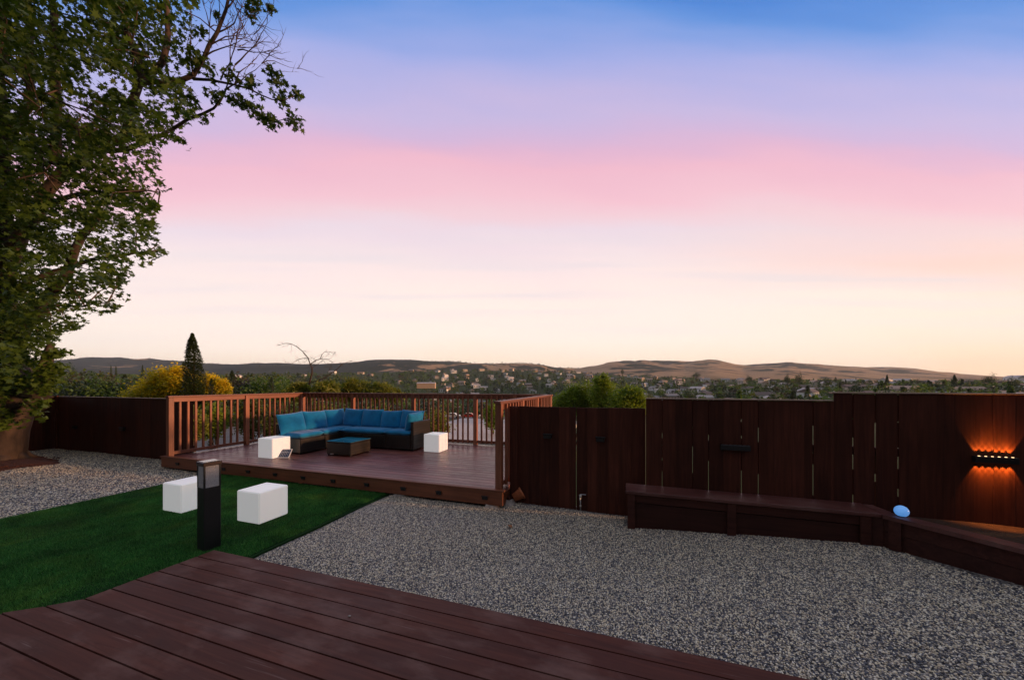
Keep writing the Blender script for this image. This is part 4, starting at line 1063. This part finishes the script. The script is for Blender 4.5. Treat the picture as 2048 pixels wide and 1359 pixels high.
# yellow bush: three lobes
def bush(name, label, cat, px, Y, blobs, mat, n, ls, seed, shape=RHOMB, up=.3, grad=None):
    rng = np.random.default_rng(seed); x = gpt(px, Y); zg = tz(x, Y); o = thing(name, label, cat, (x, Y, zg)); allp = []; rr = []
    mb = MB()
    for (bx, by, rx, rz_, k) in blobs:
        cx = gpt(bx, Y)-x; cz = ztop(by, Y)-zg; wx = rx/FPX*Y; wz = rz_/FPX*Y
        m = int(n*k); p, i = clumpy(m, max(8, m//45), .38, rng, .45); p = p*np.array([wx, wx*.8, wz])+np.array([cx, 0, cz]); cr = rng.random(i.max()+1)
        hgt = np.clip((p[:, 2]-(cz-wz))/(2*wz), 0, 1)
        v_ = np.clip(cr[i]*.45+.55*(hgt if grad else .5*np.ones(m))+rng.normal(size=m)*.12-.05, 0, 1)
        allp.append(p); rr.append(v_)
        mb.tube([(0, 0, -.3), (cx*.5, .1, cz*.4), (cx, 0, cz)], [.10, .06, .02], 6, jit=.1)
        for q in range(4): mb.tube([(cx*.5, .1, cz*.4), (cx+random.uniform(-.6, .6)*wx, random.uniform(-.5, .5)*wx, cz+random.uniform(-.3, .7)*wz)], [.03, .008], 5)
    allp = np.concatenate(allp); rr = np.concatenate(rr)
    obj('crown', leaf_mesh('crown', allp, rng.uniform(ls*.7, ls*1.3, len(allp)), M[mat], shape, up, rr, rng), o)
    mb.build('trunk', M['bark_d'], o); return o
bush('yellow_bush', 'large yellow green bush with golden leaf tips behind the fence', 'bush', 345, 28,
     [(345, 765, 50, 36, .4), (318, 785, 50, 32, .25), (278, 793, 32, 24, .12), (360, 748, 22, 20, .14), (400, 790, 30, 40, .12)], 'yellow', 17000, .19, 5, grad=1)
bush('yellow_bush', 'smaller golden bush just right of the tall cypress', 'bush', 428, 27.5, [(418, 772, 22, 26, .5), (442, 780, 18, 24, .5)], 'yellow', 6500, .18, 6, grad=1)
bush('feathery_bush', 'light olive feathery bush above the back railing', 'bush', 715, 24, [(715, 778, 30, 24, .4), (758, 784, 30, 22, .3), (688, 787, 26, 20, .2), (790, 790, 22, 16, .1)], 'shrub', 9000, .42, 7, NARROW, .05)
bush('feathery_bush', 'thin olive bush beside the bare tree', 'bush', 590, 22, [(600, 785, 26, 22, .5), (650, 783, 30, 22, .5), (560, 790, 14, 12, .1)], 'shrub', 4500, .42, 8, NARROW, .05)
bush('garden_tree', 'green leafy tree behind the gate, the tallest of three', 'tree', 1212, 34, [(1208, 792, 34, 38, .5), (1202, 766, 20, 20, .25), (1224, 815, 34, 30, .45)], 'leaf_mid', 9000, .20, 9)
bush('garden_tree', 'green leafy tree behind the gate beside the deck corner', 'tree', 1145, 36, [(1148, 798, 30, 34, .6), (1126, 812, 30, 30, .5), (1168, 792, 24, 32, .5), (1178, 815, 24, 26, .3)], 'leaf_mid', 8000, .20, 10)
bush('garden_tree', 'round green leafy tree at the left end of the tall fence', 'tree', 1262, 32, [(1262, 793, 30, 26, .5), (1246, 808, 34, 34, .6), (1276, 808, 24, 26, .3)], 'leaf_mid', 8000, .20, 11)
for k, (px, Y, py, rx, rz_) in enumerate(((640, 20, 845, 45, 38), (760, 21, 850, 50, 40), (560, 19, 850, 40, 38), (870, 22, 850, 40, 34), (430, 19, 840, 34, 40), (500, 21, 835, 34, 44), (385, 17, 845, 28, 36), (985, 26, 830, 24, 30))):
    bush('slope_shrub', 'dim slope shrub '+('behind the sofa corner', 'behind the right half of the sofa', 'left of the sofa behind the railing', 'right of the sofa behind the railing', 'behind the middle of the left railing', 'just left of the left deck cube', 'behind the near end of the left railing', 'behind the right end of the back railing')[k], 'shrub', px, Y, [(px, py, rx, rz_, 1.0)], ('shrub' if k % 3 == 0 else 'leaf_mid' if k % 3 == 1 else 'leaf_far_c'), 2600, .17, 30+k)
for o_ in list(COL.objects):
    if o_.name.startswith('slope_shrub') and o_.parent is None: o_['group'] = 'shrubs on the slope behind the deck railing'
# bare tree
bt = MB(); BY = 24
def B(px, py, dy=0): Y = BY+dy; return Vector((gpt(px, Y), Y, ztop(py, Y)))
bx0 = gpt(618, BY); bz0 = tz(bx0, BY)
def bb(pts, r0, r1):
    P = [B(*p) for p in pts]; bt.tube(P, [.62*(r0+(r1-r0)*i/(len(P)-1)) for i in range(len(P))], 6, cap=False)
    for q in P[1:]:
        for k in range(2):
            d = Vector((random.uniform(-1, 1), random.uniform(-1, 1), random.uniform(-.8, .3))).normalized(); twig(q, d, random.uniform(.25, .55), .010, 1, bt)
bb([(618, 860), (618, 790), (619, 765), (624, 745), (624, 735), (620, 727)], .14, .06)
bb([(620, 727), (616, 715), (605, 702), (592, 692), (582, 687), (572, 686), (565, 688)], .06, .015)
bb([(616, 716), (606, 716), (596, 719), (586, 725)], .035, .012)
bb([(620, 728), (632, 720), (643, 717), (655, 718), (664, 724)], .05, .012)
bb([(640, 718), (644, 708), (650, 703), (660, 703), (671, 703)], .03, .008)
bb([(624, 735), (636, 728), (645, 720)], .03, .01)
bb([(622, 765), (650, 755), (672, 740), (685, 727), (700, 722), (710, 723)], .05, .012)
bb([(650, 755), (670, 765), (690, 785)], .03, .012)
bb([(620, 770), (600, 775), (590, 790)], .03, .01)
bb([(660, 750), (660, 735), (662, 728)], .02, .008)
o = thing('bare_tree', 'leafless thin tree standing above the back railing', 'tree', (bx0, BY, bz0)); bt.build('branches', M['bark_d'], o, (bx0, BY, bz0))

# ------------------------------------------------------------------ neighbour roofs just below the deck
M['white_wall'] = simple('white_render', (.72, .70, .66), .8, 0, .08, 3)
t = NT('pale_roof'); wv = t.n('ShaderNodeTexWave'); wv.inputs['Scale'].default_value = 3.2; t.l(t.co(), wv.inputs['Vector']); g = t.noise(t.co(), 2, 4)
t.set(col=t.mix(g, (.42, .38, .36), (.60, .54, .50)), rough=.6); t.bump(wv.outputs[0], .6, .04); M['pale_roof'] = t.m
M['win'] = simple('dark_window', (.03, .035, .045), .1, 0, .1)
M['roof_a'] = simple('brown_roof', (.16, .12, .10), .8, 0, .25, 2); M['roof_b'] = simple('grey_roof', (.30, .28, .27), .8, 0, .2, 2); M['roof_c'] = simple('tan_roof', (.42, .30, .22), .8, 0, .2, 2)
M['wall_b'] = simple('cream_wall', (.62, .54, .44), .85, 0, .06, 1); M['wall_c'] = simple('tan_wall', (.48, .36, .26), .85, 0, .06, 1); M['wall_a'] = simple('white_wall_far', (.92, .91, .88), .85, 0, .05, 1)
def house(name, label, loc, L, Wd, H, rh, wm, rm, rz, nw=4, group=None, parts=True, flat=False):
    o = thing(name, label, 'house', loc, rz, group)
    mb = MB(); mb.box(-L/2, L/2, -Wd/2, Wd/2, -6, H); mb.build('wall', M[wm], o)
    mb = MB(); e = .5
    if flat: mb.box(-L/2-e, L/2+e, -Wd/2-e, Wd/2+e, H+.002, H+.3)
    else:
        vs = [(-L/2-e, -Wd/2-e, H+.003), (L/2+e, -Wd/2-e, H+.003), (L/2+e, Wd/2+e, H+.003), (-L/2-e, Wd/2+e, H+.003), (-L/2-e*.2, 0, H+rh), (L/2+e*.2, 0, H+rh)]
        mb.add(vs, [(3, 2, 1, 0), (0, 1, 5, 4), (2, 3, 4, 5), (1, 2, 5), (3, 0, 4)])
    mb.build('roof', M[rm], o)
    if parts:
        for s in (-1, 1):
            for k in range(nw):
                x = -L/2+L*(k+.5)/nw; mb = MB(); y0, y1 = sorted((s*(Wd/2+.01), s*(Wd/2+.05))); mb.box(x-.6, x+.6, y0, y1, H*.35, H*.80); mb.build('window', M['win'], o)
    return o
house('neighbour_house', 'low neighbour building with broad pale ribbed roof just below the deck', (-1.2, 29.5, -5.6), 11.5, 14, 3.3, .3, 'white_wall', 'pale_roof', R(-14), 5, flat=True)
house('neighbour_house', 'white neighbour house low behind the left deck railing', (gpt(455, 26), 27, -6.3), 7, 5, 3.3, 1.4, 'white_wall', 'roof_b', R(-12), 3)
house('neighbour_house', 'white building glimpsed above the fence between tree and bush', (gpt(140, 62), 62, -14), 9, 8, 9.0, 1.5, 'white_wall', 'roof_b', R(10), 4)

# ------------------------------------------------------------------ parked cars on the street below
def car(label, loc, rz, col):
    o = thing('parked_car', label, 'car', loc, rz, 'cars parked on the street below the deck')
    m = simple('car_paint', col, .25, .2, .02); prof = [(-2.15, .35), (-2.15, .75), (-1.95, .85), (-1.45, .9), (-.95, 1.38), (.65, 1.40), (1.2, .95), (2.0, .82), (2.15, .6), (2.15, .35)]
    n = len(prof); vs = [(x, -.85, z) for x, z in prof]+[(x, .85, z) for x, z in prof]; mb = MB()
    mb.add(vs, [tuple(range(n)), tuple(range(2*n-1, n-1, -1))]+[(i, n+i, n+(i+1) % n, (i+1) % n) for i in range(n)]); mb.build('body', m, o)
    mb = MB(); g = [(-1.35, .93), (-.92, 1.32), (.60, 1.34), (1.08, .97)]
    for s in (-.862, .862): mb.add([(x, s, z) for x, z in g], [(0, 1, 2, 3)])
    mb.build('windows', M['win'], o)
    for x in (-1.3, 1.35):
        for y in (-.88, .68):
            mb = MB(); mb.tube([(x, y, .33), (x, y+.2, .33)], .33, 14); mb.build('wheel', M['blackbox'], o)
zc_ = -7.2
mb = MB(); sv = []
for i in range(24):
    x = -42+i*2.4; y = 104-.05*x
    sv += [(x, y-4.5, tz(x, y)+1.15), (x, y+4.5, tz(x, y)+1.15)]
mb.add(sv, [(2*i, 2*i+2, 2*i+3, 2*i+1) for i in range(23)]); mb.build('street', simple('asphalt', (.06, .06, .062), .9, 0, .2, 2), kind='structure')
for k, (px, c, lb) in enumerate(((905, (.75, .75, .74), 'white car parked on the street below, leftmost seen past the sofa'), (938, (.50, .03, .02), 'red car parked on the street below the deck'),
                                 (972, (.78, .78, .78), 'white car parked on the street below, right of the red car'))):
    x = gpt(px, 102); car(lb, (x, 102-.05*x, tz(x, 102-.05*x)+1.2), R(2*k-2), c)

# ------------------------------------------------------------------ far suburb: houses and trees
px_d = lambda X, Y: 1024+700*X/Y
def region(X, Y):
    px = px_d(X, Y); t_ = Y/float(interp(px, D1))
    where = ('at the far left' if px < 110 else 'right of the big tree' if px < 180 else 'left of the yellow bush' if px < 250 else 'behind the yellow bush' if px < 340 else
             'around the tall cypress' if px < 470 else 'left of the bare tree' if px < 600 else 'right of the bare tree' if px < 720 else 'above the back railing' if px < 860 else
             'behind the right-hand deck cube' if px < 930 else 'above the deck corner' if px < 1110 else 'above the left gate leaf' if px < 1200 else 'above the right gate leaf' if px < 1290 else
             'above the bench end' if px < 1400 else 'above the unlit sconce' if px < 1530 else 'left of the fence step' if px < 1670 else 'right of the fence step' if px < 1780 else
             'above the globe lamp' if px < 1900 else 'above the lit sconce')
    row = 'at the slope foot' if t_ < .35 else 'low on the slope' if t_ < .5 else 'midway up the slope' if t_ < .7 else 'high on the slope' if t_ < .9 else 'on the slope top'
    return row+' '+where
KINDS = [('round', 'leaf_far_a'), ('round', 'leaf_far_b'), ('round', 'leaf_far_c'), ('round', 'leaf_far_d'), ('conifer', 'leaf_far_b'), ('conifer', 'leaf_far_a')]
TL = {0: ('broadleaf_tree', 'mid green round tree in the far wooded suburb', 'tree'), 1: ('broadleaf_tree', 'dark round tree in the far wooded suburb', 'tree'),
      2: ('broadleaf_tree', 'olive green round tree in the far wooded suburb', 'tree'), 3: ('broadleaf_tree', 'brownish round tree in the far wooded suburb', 'tree'),
      4: ('conifer_tree', 'dark pointed conifer in the far wooded suburb', 'conifer'), 5: ('conifer_tree', 'green pointed conifer in the far wooded suburb', 'conifer')}
hi = {}; lo = {}
for k, (ty, mt) in enumerate(KINDS):
    hi[k] = (proto_round if ty == 'round' else proto_conifer)('p', mt, 900, .065, 50+k)
    rng = np.random.default_rng(70+k); n = 64
    if ty == 'round':
        p, i = clumpy(n, 8, .4, rng); p = p*np.array([.5, .5, .42])+np.array([0, 0, .52])
    else:
        t_ = rng.random(n)**.8; a = rng.random(n)*6.283; r = (1-t_)*.22; p = np.stack([r*np.cos(a), r*np.sin(a), t_], -1)
    lo[k] = p
# candidate positions: weighted by screen position
cand = []
tries = 0
while len(cand) < 7600 and tries < 60000:
    tries += 1
    px = random.uniform(-180, 2230); d0 = float(interp(px, D0)); d1 = float(interp(px, D1))
    w = random.random()**.8; Y = d0*.55*(d1*1.12/(d0*.55))**w; X = (px-1024)/FPX*Y
    dens = .55+1.3*float(fbm(np.array([X/90+7]), np.array([Y/90+7]), 33, 2)[0])
    if px > 1250: dens *= .62
    elif px > 850: dens *= .8
    else: dens *= 1.15
    if random.random() > dens: continue
    cand.append((X, Y, px))
for k in range(420):                                              # nearer wood at the left, beyond the low fence
    px = random.uniform(60, 560); Y = random.uniform(90, 260); cand.append(((px-1024)/FPX*Y, Y, px))
cand = [(X, Y, px) for X, Y, px in cand]
# houses first, so trees keep off them
houses = []; hrand = random.Random(5); tries = 0
CL = [(1065, 640, .9), (1010, 560, .8), (930, 800, .8)]
while len(houses) < 235 and tries < 20000:
    tries += 1
    r = hrand.random()
    if r < .52: px = hrand.uniform(1280, 2060)
    elif r < .93: px = hrand.uniform(860, 1290)
    else: px = hrand.uniform(110, 860)
    d0 = float(interp(px, D0)); d1 = float(interp(px, D1)); w = hrand.random()**.9; Y = d0*.95*(d1*.98/(d0*.95))**w; X = (px-1024)/FPX*Y
    if any((X-a)**2+(Y-b_)**2 < (22+Y*.015)**2 for a, b_, *_ in houses): continue
    houses.append((X, Y, px))
HXY = np.array([(a, b_) for a, b_, _ in houses])
HP = {}
HL = {('wall_a', 'roof_b'): 'small white house with grey roof among the far trees', ('wall_a', 'roof_a'): 'small white house with brown roof among the far trees',
      ('wall_b', 'roof_a'): 'small cream house with brown roof among the far trees', ('wall_b', 'roof_c'): 'small cream house with tan roof among the far trees',
      ('wall_c', 'roof_b'): 'small tan house with grey roof among the far trees', ('wall_a', 'pale_roof'): 'small white house with pale roof among the far trees'}
keys = list(HL)
for (wm, rm) in keys:
    L, Wd, H = hrand.uniform(13, 18), hrand.uniform(8, 10), hrand.uniform(4.5, 6.5)
    HP[(wm, rm)] = None
for i, (X, Y, px) in enumerate(houses):
    k = keys[hrand.randrange(len(keys))]; rz = hrand.uniform(-.6, .6)+(math.pi/2 if hrand.random() < .35 else 0); s = hrand.uniform(.8, 1.2)*(1.15 if Y > 900 else 1)
    loc = (X, Y, tz(X, Y)-.3)
    lb = HL[k].replace('small ', '').replace(' among the far trees', '')+' '+region(X, Y)
    if HP[k] is None:
        HP[k] = house('hillside_house', lb, loc, hrand.uniform(13, 17), hrand.uniform(8, 10), hrand.uniform(4.5, 6.5), 2.4, k[0], k[1], rz, 4, 'houses on the far hillside'); HP[k].scale = (s, s, s)
    else: dup(HP[k], loc, rz, (s, s, s), lb)
# a long low white building with tan lower band, centre
X = gpt(853, 600); house('long_building', 'long low white and tan building in the valley left of centre', (X, 600, ztop(765, 600)-3.6), 30, 16, 2.6, 1.8, 'wall_c', 'pale_roof', R(6), 10, parts=False)
X = gpt(1985, 240); house('long_building', 'long pale flat roofed building above the right end of the fence', (X, 240, ztop(787, 240)-4), 17, 9, 3.6, .3, 'wall_b', 'pale_roof', R(-12), 5, flat=True)
trees = []
for X, Y, px in cand:
    j = ((HXY-np.array([X, Y]))**2).sum(1); m = j.argmin(); dd = math.sqrt(j[m])
    if dd < 11: continue
    if dd < 70 and Y < HXY[m][1] and abs(X/Y-HXY[m][0]/HXY[m][1])*Y < 8 and random.random() < .85: continue     # keep the front of houses open
    h = random.uniform(7, 13) if px > 1250 else random.uniform(9, 20)
    kind = random.choices(range(6), (.36, .30, .18, .12, .02, .02) if px > 1280 else (.36, .34, .20, .06, .02, .02))[0]
    if kind >= 4: h *= 1.3
    lim_y = float(interp(px, [(0, 735), (200, 742), (340, 748), (560, 742), (760, 741), (900, 735), (1100, 735), (1250, 747), (1400, 752), (2048, 756)]))
    h = min(h, ztop(lim_y+random.uniform(0, 7), Y)-tz(X, Y))
    if h < 4: continue
    trees.append([X, Y, h, kind, h/Y])
# chosen landmarks on the right skyline
for px, py, Y, wpx, kind in ((1774, 749, 330, 14, 4), (1909, 749, 330, 17, 4), (1981, 744, 330, 24, 1), (2026, 750, 300, 22, 1), (1655, 752, 420, 20, 1), (1598, 742, 450, 16, 1), (1575, 744, 450, 14, 1), (1497, 748, 560, 16, 1), (1392, 742, 800, 20, 1), (1700, 758, 380, 22, 1),
                             (1548, 778, 230, 26, 1), (1585, 780, 230, 22, 4), (1500, 790, 210, 16, 0), (1445, 790, 210, 20, 0), (1635, 790, 220, 24, 0), (1840, 756, 360, 20, 1), (1350, 792, 200, 26, 0), (1408, 796, 200, 22, 0), (1470, 796, 190, 24, 2), (1530, 790, 200, 22, 0), (1380, 775, 300, 24, 1), (1300, 782, 260, 30, 2), (1320, 770, 400, 22, 0), (1940, 757, 330, 30, 1), (1245, 735, 1200, 8, 1), (145, 725, 420, 15, 1), (285, 730, 420, 12, 4), (222, 731, 420, 8, 4), (232, 732, 430, 8, 4)):
    X = gpt(px, Y); zt = ztop(py, Y); h = zt-tz(X, Y); trees.append([X, Y, h, kind, 9.0, wpx/FPX*Y])
trees.sort(key=lambda q: -q[4])
made = {}; TW = ['mid green tree', 'dark round tree', 'olive tree', 'brownish tree', 'dark conifer', 'green conifer']
NI = 290
for q in trees[:NI]:
    X, Y, h, k = q[:4]; s = h; wx = (q[5]/1.0 if len(q) > 5 else h*random.uniform(.75, 1.1)) if k < 4 else (q[5]/.5 if len(q) > 5 else h)
    rz = random.uniform(0, 6.28); loc = (X, Y, tz(X, Y)-.2)
    if k not in made:
        made[k] = make_tree(*TL[k], *hi[k], loc, (wx, wx, h), rz, 'trees of the far suburb'); made[k]['label'] = TW[k]+' '+region(X, Y)
    else: dup(made[k], loc, rz, (wx, wx, h), TW[k]+' '+region(X, Y))
allV = []; allR = []; mi = []
rest = trees[NI:]
for q in rest:
    X, Y, h, k = q[:4]; p = lo[k]; a = random.uniform(0, 6.28); c_, s_ = math.cos(a), math.sin(a); wx = h*random.uniform(.75, 1.15) if k < 4 else h
    P_ = np.stack([(p[:, 0]*c_-p[:, 1]*s_)*wx+X, (p[:, 0]*s_+p[:, 1]*c_)*wx+Y, p[:, 2]*h+tz(X, Y)], -1)
    V_, kk = leaves(P_, h*.20, RHOMB, .3); allV.append(V_); allR.append(np.repeat(np.clip(random.random()*.6+RN.random(len(p))*.4, 0, 1), kk)); mi += [k]*len(p)
if allV:
    V_ = np.concatenate(allV); n = len(V_)//4
    me = np_mesh('woodland', V_, np.arange(n*4), np.arange(n)*4, np.full(n, 4), [M[m] for _, m in KINDS], midx=mi, rnd=np.concatenate(allR))
    o = obj('woodland', me); o['kind'] = 'stuff'; o['label'] = 'dense far woodland filling the valley and lower slopes'
# scattered trees along the hill ridges
ap = []; 
for k in range(900):
    px = random.uniform(100, 1700); d2 = float(interp(px, D2)); Y = d2*random.uniform(.80, 1.0); X = gpt(px, Y); s_ = fbm(np.array([X/300]), np.array([Y/300]), 90, 2)[0]
    if px > 1150 and random.random() > .16: continue
    if s_ < -.02: continue
    z_ = tz(X, Y); h = random.uniform(8, 15); p = lo[1][:40]*np.array([1.3, 1.3, 1]); ap.append(np.stack([p[:, 0]*h+X, p[:, 1]*h+Y, p[:, 2]*h+z_-1], -1))
ap = np.concatenate(ap); me = leaf_mesh('ridge_woodland', ap, 4.0, M['leaf_far_b']); o = obj('ridge_woodland', me); o['kind'] = 'stuff'; o['label'] = 'scattered dark oaks along the far hill ridges'

# ------------------------------------------------------------------ haze
HZ = 4.2e-5
mb = MB(); mb.box(-9100, 9100, -9100, 9100, -140, 480)
t = bpy.data.materials.new('haze_air'); t.use_nodes = True; t.node_tree.nodes.clear()
ho = t.node_tree.nodes.new('ShaderNodeOutputMaterial'); hv = t.node_tree.nodes.new('ShaderNodeVolumePrincipled')
hv.inputs['Density'].default_value = HZ; hv.inputs['Color'].default_value = (.74, .85, 1.0, 1); hv.inputs['Anisotropy'].default_value = .2
t.node_tree.links.new(hv.outputs[0], ho.inputs['Volume'])
hz = mb.build('haze', t, kind='stuff'); hz['label'] = 'thin evening haze over the valley'
